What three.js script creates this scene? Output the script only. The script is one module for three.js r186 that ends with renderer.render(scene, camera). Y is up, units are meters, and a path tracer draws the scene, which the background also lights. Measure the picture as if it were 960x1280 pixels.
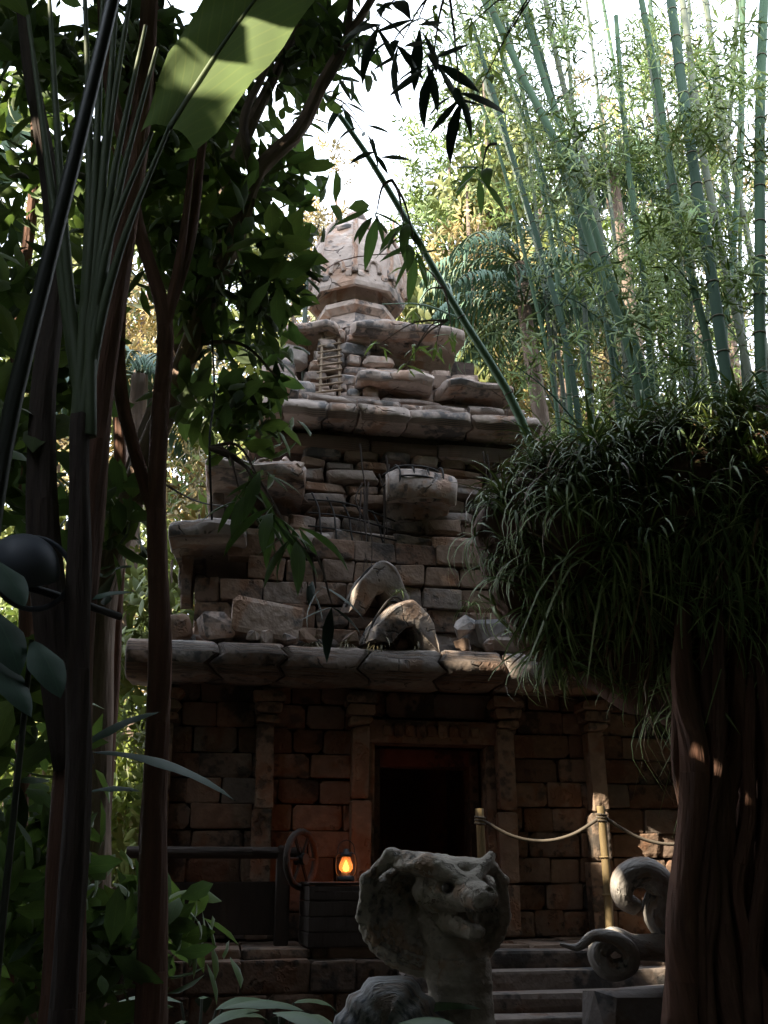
import * as THREE from 'three';
import { ConvexGeometry } from 'three/addons/geometries/ConvexGeometry.js';
import { MarchingCubes } from 'three/addons/objects/MarchingCubes.js';
import { ImprovedNoise } from 'three/addons/math/ImprovedNoise.js';
import { mergeGeometries, mergeVertices, toCreasedNormals } from 'three/addons/utils/BufferGeometryUtils.js';

// ---------- camera, sky, sun, exposure ----------
const scene = new THREE.Scene();
const EYE = 1.6, PITCH = 20 * Math.PI / 180, FOV = 54;
const camera = new THREE.PerspectiveCamera(FOV, 768 / 1024, 0.05, 400);
camera.position.set(0, EYE, 0);
camera.rotation.set(PITCH, 0, 0);
const sky = (() => {
  const w = 64, h = 32, d = new Float32Array(w * h * 4);
  for (let j = 0; j < h; j++) for (let i = 0; i < w; i++) {
    const e = Math.max(0, (j + .5) / h * 2 - 1), k = (j * w + i) * 4;
    const f = Math.pow(e, .6);
    d[k] = .98 - .20 * f; d[k + 1] = 1.0 - .08 * f; d[k + 2] = 1.06 + .06 * f; d[k + 3] = 1;
  }
  const t = new THREE.DataTexture(d, w, h, THREE.RGBAFormat, THREE.FloatType);
  t.mapping = THREE.EquirectangularReflectionMapping; t.magFilter = THREE.LinearFilter; t.needsUpdate = true;
  return t;
})();
scene.background = sky; scene.environment = sky;
const sunDir = new THREE.Vector3(-.66, .62, .42).normalize();
const sun = new THREE.DirectionalLight(new THREE.Color(1, .89, .70), 5);
sun.position.copy(sunDir).multiplyScalar(60).add(new THREE.Vector3(0, 4, -12));
sun.target.position.set(0, 4, -12); scene.add(sun, sun.target);
sun.castShadow = true; sun.shadow.mapSize.set(4096, 4096); sun.shadow.radius = 1;
Object.assign(sun.shadow.camera, { left: -30, right: 30, top: 30, bottom: -30, near: 1, far: 150 });
const renderer = new THREE.WebGLRenderer({ antialias: true });
renderer.toneMapping = THREE.LinearToneMapping;
renderer.toneMappingExposure = 4.1;
renderer.shadowMap.enabled = true;

// ---------- helpers ----------
const V = (x, y, z) => new THREE.Vector3(x, y, z);
const FL = 640 / Math.tan(FOV / 2 * Math.PI / 180), CP = Math.cos(PITCH), SP = Math.sin(PITCH);
// a point of the place: seen in direction (px, py) of the photograph and standing `D` metres north of the viewpoint
function at(px, py, D) {
  const u = (px - 480) / FL, v = (640 - py) / FL, t = D / (CP - v * SP);
  return V(u * t, EYE + (v * CP + SP) * t, -D);
}
const rng = (s) => () => { s = s + 0x6D2B79F5 | 0; let t = Math.imul(s ^ s >>> 15, 1 | s); t = t + Math.imul(t ^ t >>> 7, 61 | t) ^ t; return ((t ^ t >>> 14) >>> 0) / 4294967296; };
const R = rng(7);
const rr = (a, b, r = R) => a + (b - a) * r();
const gauss = (r = R) => (r() + r() + r() - 1.5) * 1.15;
const perlin = new ImprovedNoise();
const nz = (x, y, z) => perlin.noise(x + 31.7, y + 17.3, z + 53.1);
const used = {};
function numbered(n) { used[n] = (used[n] ?? -1) + 1; return used[n] ? n + '_' + String(used[n]).padStart(3, '0') : n; }
const shade = (o) => { o.traverse(m => { if (m.isMesh) m.castShadow = m.receiveShadow = true; }); return o; };
function thing(name, label, category, pos = V(0, 0, 0), group) {
  const g = new THREE.Group(); g.name = numbered(name); g.position.copy(pos); scene.add(g);
  g.userData = { label, category }; if (group) g.userData.group = group;
  return g;
}
function part(parent, name, geo, mat) { const m = new THREE.Mesh(geo, mat); m.name = name; m.castShadow = m.receiveShadow = true; parent.add(m); return m; }
function solo(name, label, category, geo, mat, group) {
  const m = part(scene, numbered(name), geo, mat); m.userData = { label, category }; if (group) m.userData.group = group; return m;
}
function structure(name, geo, mat) { const m = part(scene, name, geo, mat); m.userData = { kind: 'structure' }; return m; }
const quick = (m) => new THREE.Matrix4().compose(...m);
function basis(dir, up) {   // y along dir, z towards up
  const y = dir.clone().normalize(); let z = up.clone().addScaledVector(y, -up.dot(y)); if (z.lengthSq() < 1e-6) z = V(.3, .2, 1).addScaledVector(y, -V(.3, .2, 1).dot(y));
  z.normalize(); return new THREE.Matrix4().makeBasis(y.clone().cross(z), y, z);
}
const put = (m4, p, s = 1) => { const m = m4.clone().scale(V(s, s, s)); m.setPosition(p); return m; };

// ---------- textures ----------
function tileNoise(size, cells, seed) {
  const r = rng(seed), g = new Float32Array(cells * cells).map(() => r()), out = new Float32Array(size * size);
  for (let j = 0; j < size; j++) for (let i = 0; i < size; i++) {
    const x = i / size * cells, y = j / size * cells, a = Math.floor(x), b = Math.floor(y);
    let u = x - a, v = y - b; u = u * u * (3 - 2 * u); v = v * v * (3 - 2 * v);
    const q = (m, n) => g[(n % cells) * cells + m % cells];
    out[j * size + i] = (q(a, b) * (1 - u) + q(a + 1, b) * u) * (1 - v) + (q(a, b + 1) * (1 - u) + q(a + 1, b + 1) * u) * v;
  }
  return out;
}
function fbm(size, c0, oct, seed) {
  const out = new Float32Array(size * size); let a = .5, tot = 0;
  for (let o = 0; o < oct; o++) { const n = tileNoise(size, c0 << o, seed + o * 13); for (let i = 0; i < out.length; i++) out[i] += a * n[i]; tot += a; a *= .55; }
  for (let i = 0; i < out.length; i++) out[i] /= tot; return out;
}
const sm = (a, b, x) => { x = Math.min(1, Math.max(0, (x - a) / (b - a))); return x * x * (3 - 2 * x); };
const toS = (c) => 255 * Math.min(1, Math.max(0, c <= .0031308 ? 12.92 * c : 1.055 * Math.pow(c, 1 / 2.4) - .055));
function tex(size, fn, srgb = true) {
  const d = new Uint8Array(size * size * 4);
  for (let i = 0; i < size * size; i++) { const c = fn(i, i % size, Math.floor(i / size)); for (let k = 0; k < 3; k++) d[i * 4 + k] = srgb ? toS(c[k]) : Math.min(255, Math.max(0, c[k] * 255)); d[i * 4 + 3] = 255; }
  const t = new THREE.DataTexture(d, size, size, THREE.RGBAFormat); t.wrapS = t.wrapT = THREE.RepeatWrapping; t.magFilter = THREE.LinearFilter; t.minFilter = THREE.LinearMipmapLinearFilter;
  t.generateMipmaps = true; if (srgb) t.colorSpace = THREE.SRGBColorSpace; t.needsUpdate = true; return t;
}
const S = 512, nA = fbm(S, 4, 6, 11), nB = fbm(S, 3, 5, 91), nC = fbm(S, 24, 4, 41), nD = fbm(S, 8, 5, 141);
const stoneColour = (i) => {          // mottled cast stone: pale scuffs, black mould blotches, rusty patches
  const mould = sm(.52, .66, nB[i] * .6 + nC[i] * .4), rust = sm(.5, .68, nD[i]), pale = sm(.55, .72, nA[i] * .7 + nC[i] * .3);
  const k = .62 + .5 * nC[i] * nA[i] * 1.6;
  let c = [k, k * .97, k * .95];
  c = [c[0] * (1 - .1 * rust), c[1] * (1 - .28 * rust), c[2] * (1 - .4 * rust)];
  c = c.map(x => x + .28 * pale * (1 - x * .3));
  return c.map((x, j) => x * (1 - (.72 - .04 * j) * mould));
};
const stoneMap = tex(S, stoneColour);
const stoneHeight = (i) => .5 * nA[i] + .5 * nC[i] - .35 * sm(.6, .68, nD[i] * .5 + nC[i] * .5);
const stoneBump = tex(S, (i) => { const v = stoneHeight(i); return [v, v, v]; }, false);
const crack = (() => { // crooked fracture lines of broken cast stone
  const o = new Float32Array(S * S), n = 4, r = rng(5), px = [], g = 5; for (let k = 0; k < n * n; k++) px.push([(k % n + r()) / n, (Math.floor(k / n) + r()) / n]);
  for (let j = 0; j < S; j++) for (let i = 0; i < S; i++) {
    const x = i / S + (nD[j * S + i] - .5) * .09, y = j / S + (nA[j * S + i] - .5) * .09; let a = 9, b = 9;
    for (const [u, v] of px) { let dx = Math.abs(u - x), dy = Math.abs(v - y); if (dx > .5) dx = 1 - dx; if (dy > .5) dy = 1 - dy; const d = Math.hypot(dx, dy); if (d < a) { b = a; a = d; } else if (d < b) b = d; }
    o[j * S + i] = (1 - sm(.002, .009, b - a)) * sm(.46, .56, nD[(j * 3 % S) * S + i]);
  }
  return o;
})();
const barkN = (() => { const o = new Float32Array(S * S); for (let j = 0; j < S; j++) for (let i = 0; i < S; i++) o[j * S + i] = nC[(Math.floor(j / 6) % S) * S + i] * .55 + nD[(Math.floor(j / 3) % S) * S + i] * .45; return o; })();
const barkMap = tex(S, (i) => { const k = .35 + 1.1 * barkN[i] - .15 * nC[i], lichen = sm(.6, .72, nA[i]); return [k + .25 * lichen, k * .93 + .27 * lichen, k * .88 + .24 * lichen]; });
const barkBump = tex(S, (i) => { const v = barkN[i]; return [v, v, v]; }, false);
const leafMap = tex(256, (i, x, y) => {   // u across the blade, v along it: midrib, side veins, blotches
  const u = Math.abs(x / 255 - .5), v = y / 255, rib = 1 - sm(.0, .03, u), vein = sm(.8, 1, Math.cos((v * 13 - u * 9) * Math.PI * 2)) * .35;
  const k = .75 + .5 * nA[(y * 2 % S) * S + x * 2 % S]; const p = Math.max(rib, vein);
  return [k * (1 + .7 * p), k * (1 + .4 * p), k * (1 + .35 * p)].map(c => c * .72);
});

// ---------- materials ----------
const lin = (r, g, b) => new THREE.Color().setRGB(r, g, b);
const std = (c, o = {}) => new THREE.MeshStandardMaterial({ color: c, roughness: .9, ...o });
const stone = (r, g, b) => std(lin(r, g, b), { map: stoneMap, bumpMap: stoneBump, bumpScale: .035, roughness: .93 });
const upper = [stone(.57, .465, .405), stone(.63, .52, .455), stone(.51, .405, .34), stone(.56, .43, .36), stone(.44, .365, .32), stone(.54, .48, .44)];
const shadeToned = [stone(.25, .205, .175), stone(.20, .16, .135), stone(.28, .24, .215), stone(.25, .17, .12), stone(.18, .125, .095)];  // darker copies of the upper stone: canopy shade and grime in the colour
const crackMap = tex(S, (i) => stoneColour(i).map(c => c * (1 - .62 * crack[i]))), crackBump = tex(S, (i) => { const v = .25 + .75 * stoneHeight(i) - .5 * crack[i]; return [v, v, v]; }, false);
const cracked = (r, g, b) => std(lin(r, g, b), { map: crackMap, bumpMap: crackBump, bumpScale: .04, roughness: .93 });
const upperC = [cracked(.57, .465, .405), cracked(.62, .515, .455), cracked(.53, .42, .355), cracked(.48, .40, .355)], shadeTonedC = [cracked(.24, .195, .165), cracked(.20, .16, .135), cracked(.27, .235, .21), cracked(.24, .165, .12)];  // second set: cracked copies with the same shade put into the colour
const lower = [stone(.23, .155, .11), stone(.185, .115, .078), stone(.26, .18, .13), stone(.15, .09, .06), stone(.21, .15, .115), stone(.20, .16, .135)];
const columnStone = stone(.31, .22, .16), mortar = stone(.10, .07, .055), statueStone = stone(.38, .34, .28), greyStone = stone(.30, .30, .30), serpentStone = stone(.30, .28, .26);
const bark = (r, g, b) => std(lin(r, g, b), { map: barkMap, bumpMap: barkBump, bumpScale: .03 });
const barkRed = bark(.17, .085, .055), barkGrey = bark(.22, .17, .14), barkPale = bark(.30, .22, .17), barkDark = bark(.075, .055, .045), barkRoot = bark(.14, .075, .05);
const leafy = (r, g, b, t = .3, o = {}) => new THREE.MeshPhysicalMaterial({ color: lin(r, g, b), roughness: 1, transmission: t, thickness: 0, side: THREE.DoubleSide, ...o });
const leafSolid = (r, g, b, o = {}) => std(lin(r, g, b), { roughness: .6, side: THREE.DoubleSide, ...o });
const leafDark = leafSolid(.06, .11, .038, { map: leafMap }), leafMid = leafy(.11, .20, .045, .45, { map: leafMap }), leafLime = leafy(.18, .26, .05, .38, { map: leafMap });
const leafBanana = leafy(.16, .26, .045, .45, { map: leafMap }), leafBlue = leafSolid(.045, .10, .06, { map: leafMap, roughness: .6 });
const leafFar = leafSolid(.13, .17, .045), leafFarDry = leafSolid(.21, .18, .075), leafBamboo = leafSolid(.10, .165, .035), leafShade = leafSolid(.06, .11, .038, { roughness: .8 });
const leafPalm = leafSolid(.06, .12, .07), bladeMat = std(lin(1, 1, 1), { roughness: .6, side: THREE.DoubleSide, vertexColors: true });
const culmGreen = std(lin(.036, .08, .038), { roughness: .8 }), culmDark = std(lin(.025, .06, .034), { roughness: .8 }), culmPale = std(lin(.12, .135, .10), { roughness: .9 }), culmGrey = std(lin(.075, .095, .075), { roughness: .9 }), culmFresh = std(lin(.12, .22, .12), { roughness: .5 });
const nodeMat = std(lin(.12, .105, .075)), strawMat = std(lin(.24, .17, .08), { roughness: .7 });
const ironMat = std(lin(.03, .03, .032), { roughness: .6, metalness: .4 }), cableMat = std(lin(.025, .022, .02)), ropeMat = std(lin(.10, .08, .06)), woodDark = bark(.045, .032, .025), woodPale = bark(.36, .28, .20);
const soil = std(lin(.045, .035, .025), { map: stoneMap, bumpMap: stoneBump, bumpScale: .05 });
const petiole = std(lin(.085, .115, .05), { roughness: .6 }), petioleShaded = std(lin(.035, .04, .025), { roughness: .45 });  // second petiole is darker: silhouette shade of the near stalk in its colour

// ---------- geometry helpers ----------
function boxUV(g, s = .5, ox = rr(0, 9), oy = rr(0, 9)) {
  if (!g.attributes.normal) g.computeVertexNormals();
  const p = g.attributes.position, n = g.attributes.normal, uv = new Float32Array(p.count * 2);
  for (let i = 0; i < p.count; i++) {
    const ax = Math.abs(n.getX(i)), ay = Math.abs(n.getY(i)), az = Math.abs(n.getZ(i));
    const [a, b] = ay > ax && ay > az ? [p.getX(i), p.getZ(i)] : ax > az ? [p.getZ(i), p.getY(i)] : [p.getX(i), p.getY(i)];
    uv[i * 2] = a * s + ox; uv[i * 2 + 1] = b * s + oy;
  }
  g.setAttribute('uv', new THREE.BufferAttribute(uv, 2)); return g;
}
function hull(pts) { return boxUV(new ConvexGeometry(pts)); }
function brickGeo(w, h, d, j = .012, c0 = .018) {   // chamfered, slightly irregular block centred on its own middle
  const pts = [];
  for (const x of [-1, 1]) for (const y of [-1, 1]) for (const z of [-1, 1]) {
    const X = x * w / 2 + rr(-j, j), Y = y * h / 2 + rr(-j, j), Z = z * d / 2 + rr(-j, j); const k = R() < .16 ? rr(2, 3.6) : rr(.5, 1.3), c = c0 * k;
    pts.push(V(X - x * c, Y, Z - z * c * .3), V(X, Y - y * c, Z - z * c * .3), V(X - x * c, Y - y * c, Z));
  }
  return hull(pts);
}
function rockGeo(w, h, d, n = 26, pow = .55, r = R) {   // faceted broken stone
  const pts = [];
  for (let i = 0; i < n; i++) {
    const t = rr(0, 6.283, r), c = rr(-1, 1, r), s = Math.sqrt(1 - c * c), q = (v) => Math.sign(v) * Math.pow(Math.abs(v), pow);
    pts.push(V(q(s * Math.cos(t)) * w / 2 * rr(.85, 1, r), q(c) * h / 2 * rr(.85, 1, r), q(s * Math.sin(t)) * d / 2 * rr(.85, 1, r)));
  }
  return hull(pts);
}
function pillowGeo(w, h, d, amp = .06, pw = .5, a = 14, b = 9) {   // weathered rounded stone
  const g = mergeVertices(new THREE.SphereGeometry(1, a, b).deleteAttribute('uv').deleteAttribute('normal')), p = g.attributes.position, o = rr(0, 99);
  const q = (v) => Math.sign(v) * Math.pow(Math.abs(v), pw);
  for (let i = 0; i < p.count; i++) {
    const x = p.getX(i), y = p.getY(i), z = p.getZ(i), k = 1 + amp * 2.2 * nz(x * 1.4 + o, y * 1.4, z * 1.4) + amp * nz(x * 4 + o, y * 4, z * 4);
    p.setXYZ(i, q(x) * w / 2 * k, q(y) * h / 2 * k, q(z) * d / 2 * k);
  }
  g.computeVertexNormals(); return boxUV(g);
}
function tube(pts, radii, seg = 24, rad = 9, wob = 0, o = 0) {
  const c = new THREE.CatmullRomCurve3(pts, false, 'centripetal'), fr = c.computeFrenetFrames(seg, false), L = c.getLength();
  const pos = [], uv = [], idx = [];
  for (let i = 0; i <= seg; i++) {
    const t = i / seg, p = c.getPointAt(t); let r;
    if (Array.isArray(radii)) { const k = t * (radii.length - 1), a = Math.min(radii.length - 2, Math.floor(k)); r = radii[a] + (radii[a + 1] - radii[a]) * (k - a); } else r = radii;
    for (let j = 0; j <= rad; j++) {
      const a = j % rad / rad * 6.28318, x = Math.cos(a), y = Math.sin(a);
      const k = r * (1 + wob * nz(x * 1.3 + o, y * 1.3, t * L * 1.6 + o));
      pos.push(p.x + (fr.normals[i].x * x + fr.binormals[i].x * y) * k, p.y + (fr.normals[i].y * x + fr.binormals[i].y * y) * k, p.z + (fr.normals[i].z * x + fr.binormals[i].z * y) * k);
      uv.push(j / rad * 6.28 * Math.max(.06, r) * 1.5 + o, t * L * .8 + o);
    }
  }
  const w = rad + 1;
  for (let i = 0; i < seg; i++) for (let j = 0; j < rad; j++) idx.push(i * w + j, i * w + j + 1, (i + 1) * w + j, i * w + j + 1, (i + 1) * w + j + 1, (i + 1) * w + j);
  for (const e of [0, seg]) { const p = c.getPointAt(e / seg); pos.push(p.x, p.y, p.z); uv.push(0, 0); const k = pos.length / 3 - 1; for (let j = 0; j < rad; j++) e ? idx.push(e * w + j, e * w + j + 1, k) : idx.push(j + 1, j, k); }
  const g = new THREE.BufferGeometry(); g.setAttribute('position', new THREE.Float32BufferAttribute(pos, 3)); g.setAttribute('uv', new THREE.Float32BufferAttribute(uv, 2)); g.setIndex(idx); g.computeVertexNormals();
  const n = g.attributes.normal; for (let i = 0; i <= seg; i++) { const a = i * w, b = a + rad; const q = V(n.getX(a) + n.getX(b), n.getY(a) + n.getY(b), n.getZ(a) + n.getZ(b)).normalize(); n.setXYZ(a, q.x, q.y, q.z); n.setXYZ(b, q.x, q.y, q.z); }
  return g;
}
const bar = (a, b, r, rad = 6) => tube([a, b], r, 1, rad);
function leafGeo(len, wid, o = {}) {   // a leaf from the origin along +y, upper side +z: lance shaped, folded along the midrib, drooping
  const { seg = 4, fold = .25, droop = .35, peak = .4, stalk = .06, blunt = .75, wave = 0 } = o, pos = [], uv = [], idx = [];
  let y = 0, z = 0, a = droop * -.5;
  for (let i = 0; i <= seg; i++) {
    const t = i / seg; if (i) { a += droop * 1.5 / seg; y += Math.cos(a) * len / seg; z -= Math.sin(a) * len / seg; }
    const s = t < peak ? Math.pow(Math.max(0, t / peak), .8) : 1 - Math.pow((t - peak) / (1 - peak), 1 / blunt * 1.6);
    const w = Math.max(.02, i === 0 ? stalk : i === seg ? .02 : s) * wid / 2, wv = wave * Math.sin(t * 17) * wid;
    pos.push(-w, y, z + w * fold * -1 + wv, 0, y, z, w, y, z - w * fold - wv); uv.push(0, t, .5, t, 1, t);
    if (i) { const k = (i - 1) * 3; idx.push(k, k + 1, k + 3, k + 1, k + 4, k + 3, k + 1, k + 2, k + 4, k + 2, k + 5, k + 4); }
  }
  const g = new THREE.BufferGeometry(); g.setAttribute('position', new THREE.Float32BufferAttribute(pos, 3)); g.setAttribute('uv', new THREE.Float32BufferAttribute(uv, 2)); g.setIndex(idx); g.computeVertexNormals(); return g;
}
function sprig(n, len, wid, spread, r, o = {}) {   // several leaves round a short twig along +y
  const gs = [];
  for (let i = 0; i < n; i++) {
    const t = (i + .5) / n, a = i * 2.4 + rr(-.5, .5, r), up = rr(.15, .75, r);
    const dir = V(Math.cos(a), up, Math.sin(a)).normalize(), k = rr(.75, 1.2, r);
    const g = leafGeo(len * k, wid * k, { seg: 3, droop: rr(.1, .6, r), ...o });
    gs.push(g.applyMatrix4(put(basis(dir, V(rr(-.5, .5, r), 1, rr(-.5, .5, r))), V(dir.x * .02, t * spread, dir.z * .02))));
  }
  return mergeGeometries(gs);
}
// leaf sprigs through the volume of a crown: clumps first, then sprigs round each clump
function foliage(parent, name, mat, geo, blobs, o = {}) {
  const { seed = 1, clumps = 12, per = 14, size = [.8, 1.25], tight = .34, tint = .35, warm = 0, shell = .55 } = o, r = rng(seed), ms = [], cols = [];
  for (const [c, rx, ry, rz, k = 1] of blobs) for (let q = 0; q < clumps * k; q++) {
    let d = V(gauss(r), gauss(r), gauss(r)).normalize().multiplyScalar(shell + (1 - shell) * Math.pow(r(), .5));
    const cc = V(c.x + d.x * rx, c.y + d.y * ry, c.z + d.z * rz), tone = rr(1 - tint, 1 + tint, r);
    for (let s = 0; s < per; s++) {
      const e = V(gauss(r), gauss(r) * .8, gauss(r)), p = V(cc.x + e.x * rx * tight, cc.y + e.y * ry * tight, cc.z + e.z * rz * tight);
      const dir = V(e.x + rr(-.6, .6, r), e.y * .6 + rr(-.5, .8, r), e.z + rr(-.6, .6, r));
      ms.push(put(basis(dir, V(rr(-.7, .7, r), 1, rr(-.7, .7, r))), p, rr(size[0], size[1], r)));
      const k2 = tone * rr(.8, 1.2, r), w = warm * r(); cols.push(lin(k2 * (1 + w), k2 * (1 + w * .35), k2 * (1 - w * .3)));
    }
  }
  const im = new THREE.InstancedMesh(geo, mat, ms.length); ms.forEach((m, i) => { im.setMatrixAt(i, m); im.setColorAt(i, cols[i]); });
  im.name = name; im.userData = { kind: 'stuff' }; im.castShadow = im.receiveShadow = true; parent.add(im); return im;
}
const rs = rng(99);
const SPRIG = { broad: sprig(7, .15, .07, .2, rs), broadB: sprig(6, .18, .075, .22, rs, { droop: .6 }), far: sprig(9, .30, .11, .4, rs), farB: sprig(12, .2, .05, .4, rs), bamboo: sprig(8, .25, .036, .32, rs, { seg: 2, droop: .6 }), shade: sprig(9, .55, .3, .6, rs), fine: sprig(10, .12, .035, .22, rs, { seg: 2 }) };
// a blob of a crown from its middle in the view and its half sizes there
function blob(px, py, D, rx, ry, rz, k = 1) { const c = at(px, py, D), s = D / (CP - (640 - py) / FL * SP) / FL; return [c, rx * s, ry * s, rz, k]; }

// ---------- ground ----------
{
  const g = new THREE.PlaneGeometry(160, 160, 64, 64).rotateX(-Math.PI / 2), p = g.attributes.position;
  for (let i = 0; i < p.count; i++) p.setY(i, .12 * nz(p.getX(i) * .3, 0, p.getZ(i) * .3) - .05);
  const uv = g.attributes.uv; for (let i = 0; i < uv.count; i++) uv.setXY(i, uv.getX(i) * 60, uv.getY(i) * 60);
  g.computeVertexNormals(); structure('ground', g, soil);
}

// ---------- temple ----------
const TX = .53, TZ = -12, TA = 10 * Math.PI / 180;
const temple = thing('stone_temple', 'ruined stepped stone temple with octagonal spire rising above the jungle', 'temple', V(TX, 0, TZ));
temple.rotation.y = TA;
const toWorld = (x, y, z) => V(TX + x * Math.cos(TA) + z * Math.sin(TA), y, TZ - x * Math.sin(TA) + z * Math.cos(TA));
const pick = (a) => a[Math.floor(R() * a.length)];
function block(parent, name, x, y, z, w, h, d, mat, rot = 0, j = .012) { const m = part(parent, name, brickGeo(w, h, d, j), mat); m.position.set(x, y, z); m.rotation.set(rr(-.01, .01), rr(-.015, .015), rot); return m; }
function core(parent, name, x0, x1, y0, y1, z0, z1, mat = mortar) { const g = boxUV(new THREE.BoxGeometry(x1 - x0, y1 - y0, z1 - z0)); g.translate((x0 + x1) / 2, (y0 + y1) / 2, (z0 + z1) / 2); return part(parent, name, g, mat); }
function courses(parent, x0, x1, y0, rows, zf, o = {}) {   // rows of bricks on a wall whose face stands at zf
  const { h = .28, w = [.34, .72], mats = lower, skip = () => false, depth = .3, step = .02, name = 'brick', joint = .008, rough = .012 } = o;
  for (let k = 0; k < rows; k++) {
    let x = x0 - rr(0, .25); const hh = Array.isArray(h) ? h[k] : h, y = y0 + (Array.isArray(h) ? h.slice(0, k).reduce((a, b) => a + b, 0) : k * h) + hh / 2;
    while (x < x1 - .05) {
      let ww = rr(...w), a = Math.max(x, x0), b = Math.min(x + ww, x1); if (x1 - b < .16) b = x1;
      const q = skip((a + b) / 2, y, a, b); x = b; if (q === true || b - a < .08) continue;
      const z = zf + rr(-step, step), m = block(parent, name, (a + b) / 2, y, z - depth / 2, b - a - joint * 2, hh - joint * 2, depth, pick(mats), rr(-.008, .008), rough);
      m.rotation.x = .05 * rr(.4, 1.2);
    }
  }
}
// profiled ledge cut into single stones by crooked joints
function ledgeStones(parent, name, prof, x0, x1, len, mats, o = {}) {
  const { gap = .014, amp = .03, zig = .09, sag = 0 } = o, n = prof.length, joints = []; let x = x0;
  const cz = prof.reduce((a, p) => a + p[0], 0) / n, cy = prof.reduce((a, p) => a + p[1], 0) / n;
  while (x < x1) { joints.push(prof.map(() => x).map((v, i) => v + (x === x0 ? 0 : zig * (i / n - .5) * rr(-2.4, 2.4) + rr(-zig, zig) * .6))); x += rr(...len); }
  joints.push(prof.map(() => x1));
  for (let k = 0; k < joints.length - 1; k++) {
    const ts = [0, .06, .3, .5, .7, .94, 1], sh = [.9, .985, 1, 1.01, 1, .985, .9], pos = [], idx = [], dy = rr(-.02, .02), off = rr(0, 50), dz = rr(-.025, .025);
    ts.forEach((t, a) => prof.forEach(([z, y], i) => {
      const X = joints[k][i] + gap + (joints[k + 1][i] - joints[k][i] - 2 * gap) * t, q = 1 + amp * 2 * nz(X * 2.2, y * 2.5 + off, z * 2.5);
      const f = sh[a] * q; pos.push(X, cy + (y - cy) * f + dy - sag * Math.sin((X - x0) * 1.7) * .05, cz + (z - cz) * f + dz + amp * nz(X * 5, y * 6, off));
    }));
    for (let a = 0; a < ts.length - 1; a++) for (let i = 0; i < n; i++) { const j = (i + 1) % n, A = a * n + i, B = a * n + j, C = A + n, D = B + n; idx.push(A, C, B, B, C, D); }
    for (const e of [0, ts.length - 1]) { const c0 = pos.length / 3, m = [0, 0, 0]; for (let i = 0; i < n; i++) for (let q = 0; q < 3; q++) { pos.push(pos[(e * n + i) * 3 + q]); m[q] += pos[(e * n + i) * 3 + q] / n; } pos.push(...m); for (let i = 0; i < n; i++) { const j = (i + 1) % n; e ? idx.push(c0 + j, c0 + n, c0 + i) : idx.push(c0 + i, c0 + n, c0 + j); } }
    const g = new THREE.BufferGeometry(); g.setAttribute('position', new THREE.Float32BufferAttribute(pos, 3)); g.setIndex(idx); g.computeVertexNormals();
    part(parent, name, boxUV(g), pick(mats));
  }
}
const G = (name, parent = temple) => { const g = new THREE.Group(); g.name = name; parent.add(g); return g; };
// lower storey
{
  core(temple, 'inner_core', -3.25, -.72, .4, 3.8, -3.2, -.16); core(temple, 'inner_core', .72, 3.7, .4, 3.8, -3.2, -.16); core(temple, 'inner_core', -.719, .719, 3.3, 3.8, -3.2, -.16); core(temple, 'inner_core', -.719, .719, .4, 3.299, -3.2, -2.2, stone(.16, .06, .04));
  const w = G('lower_wall');
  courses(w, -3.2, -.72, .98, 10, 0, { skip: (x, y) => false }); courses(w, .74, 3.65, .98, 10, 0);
  courses(w, -.8, .8, 3.38, 1, -.02, { h: .3 });
  const d = G('doorway');   // lintel, jambs and threshold
  block(d, 'lintel', 0, 3.2, -.06, 1.62, .26, .36, pick(lower));
  for (let k = 0; k < 9; k++) { const m = part(d, 'lintel_carving', pillowGeo(.11, .13 + .03 * (k % 2), .07, .1), lower[k % 3]); m.position.set(-.52 + k * .13, 3.2, .13); }
  for (const s of [-1, 1]) { block(d, 'jamb', s * .715, 2.02, -.08, .1, 2.08, .34, columnStone); block(d, 'inner_jamb', s * .6, 2.0, -.4, .12, 2.06, .3, lower[3]); }
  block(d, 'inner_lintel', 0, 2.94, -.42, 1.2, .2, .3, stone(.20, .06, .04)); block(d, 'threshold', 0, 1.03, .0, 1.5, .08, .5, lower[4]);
  for (const [x, tilt] of [[-3.03, .01], [-1.9, .02], [-.84, -.01], [.9, .025], [2.0, .03], [3.2, 0]]) {
    const c = G('column'); c.position.set(x, 0, .1);
    const n = 3, ys = [.98, 1.62 + rr(-.2, .2), 2.45 + rr(-.2, .2), 3.24]; let w0 = .235;
    for (let k = 0; k < n; k++) { const h = ys[k + 1] - ys[k]; const m = block(c, 'shaft', tilt * (ys[k] - 3) + rr(-.008, .008), ys[k] + h / 2, 0, w0 - k * .02, h - .012, .2, columnStone, tilt * .6, .01); }
    [[.25, .10], [.31, .12], [.36, .13]].forEach(([cw, ch], k) => block(c, 'capital', 0, 3.29 + k * .125, .03, cw, ch - .012, .26 + k * .05, columnStone, rr(-.02, .02)));
  }
  // platform in front of the wall
  const p = G('platform'); core(p, 'platform_core', -3.9, 3.9, 0, .86, -.5, 1.3, stone(.12, .09, .07));
  courses(p, -3.9, 3.9, 0, 3, 1.34, { h: .29, mats: [lower[3], shadeToned[4], lower[1]], depth: .2 });
  for (let x = -3.9; x < 3.8;) { const q = Math.min(rr(.6, 1), 3.9 - x); for (let k = 0; k < 3; k++) block(p, 'paving_slab', x + q / 2, .91 + rr(-.006, .006), .02 + k * .47, q - .02, .1, .45, pick(lower)); x += q; }
}
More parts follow.
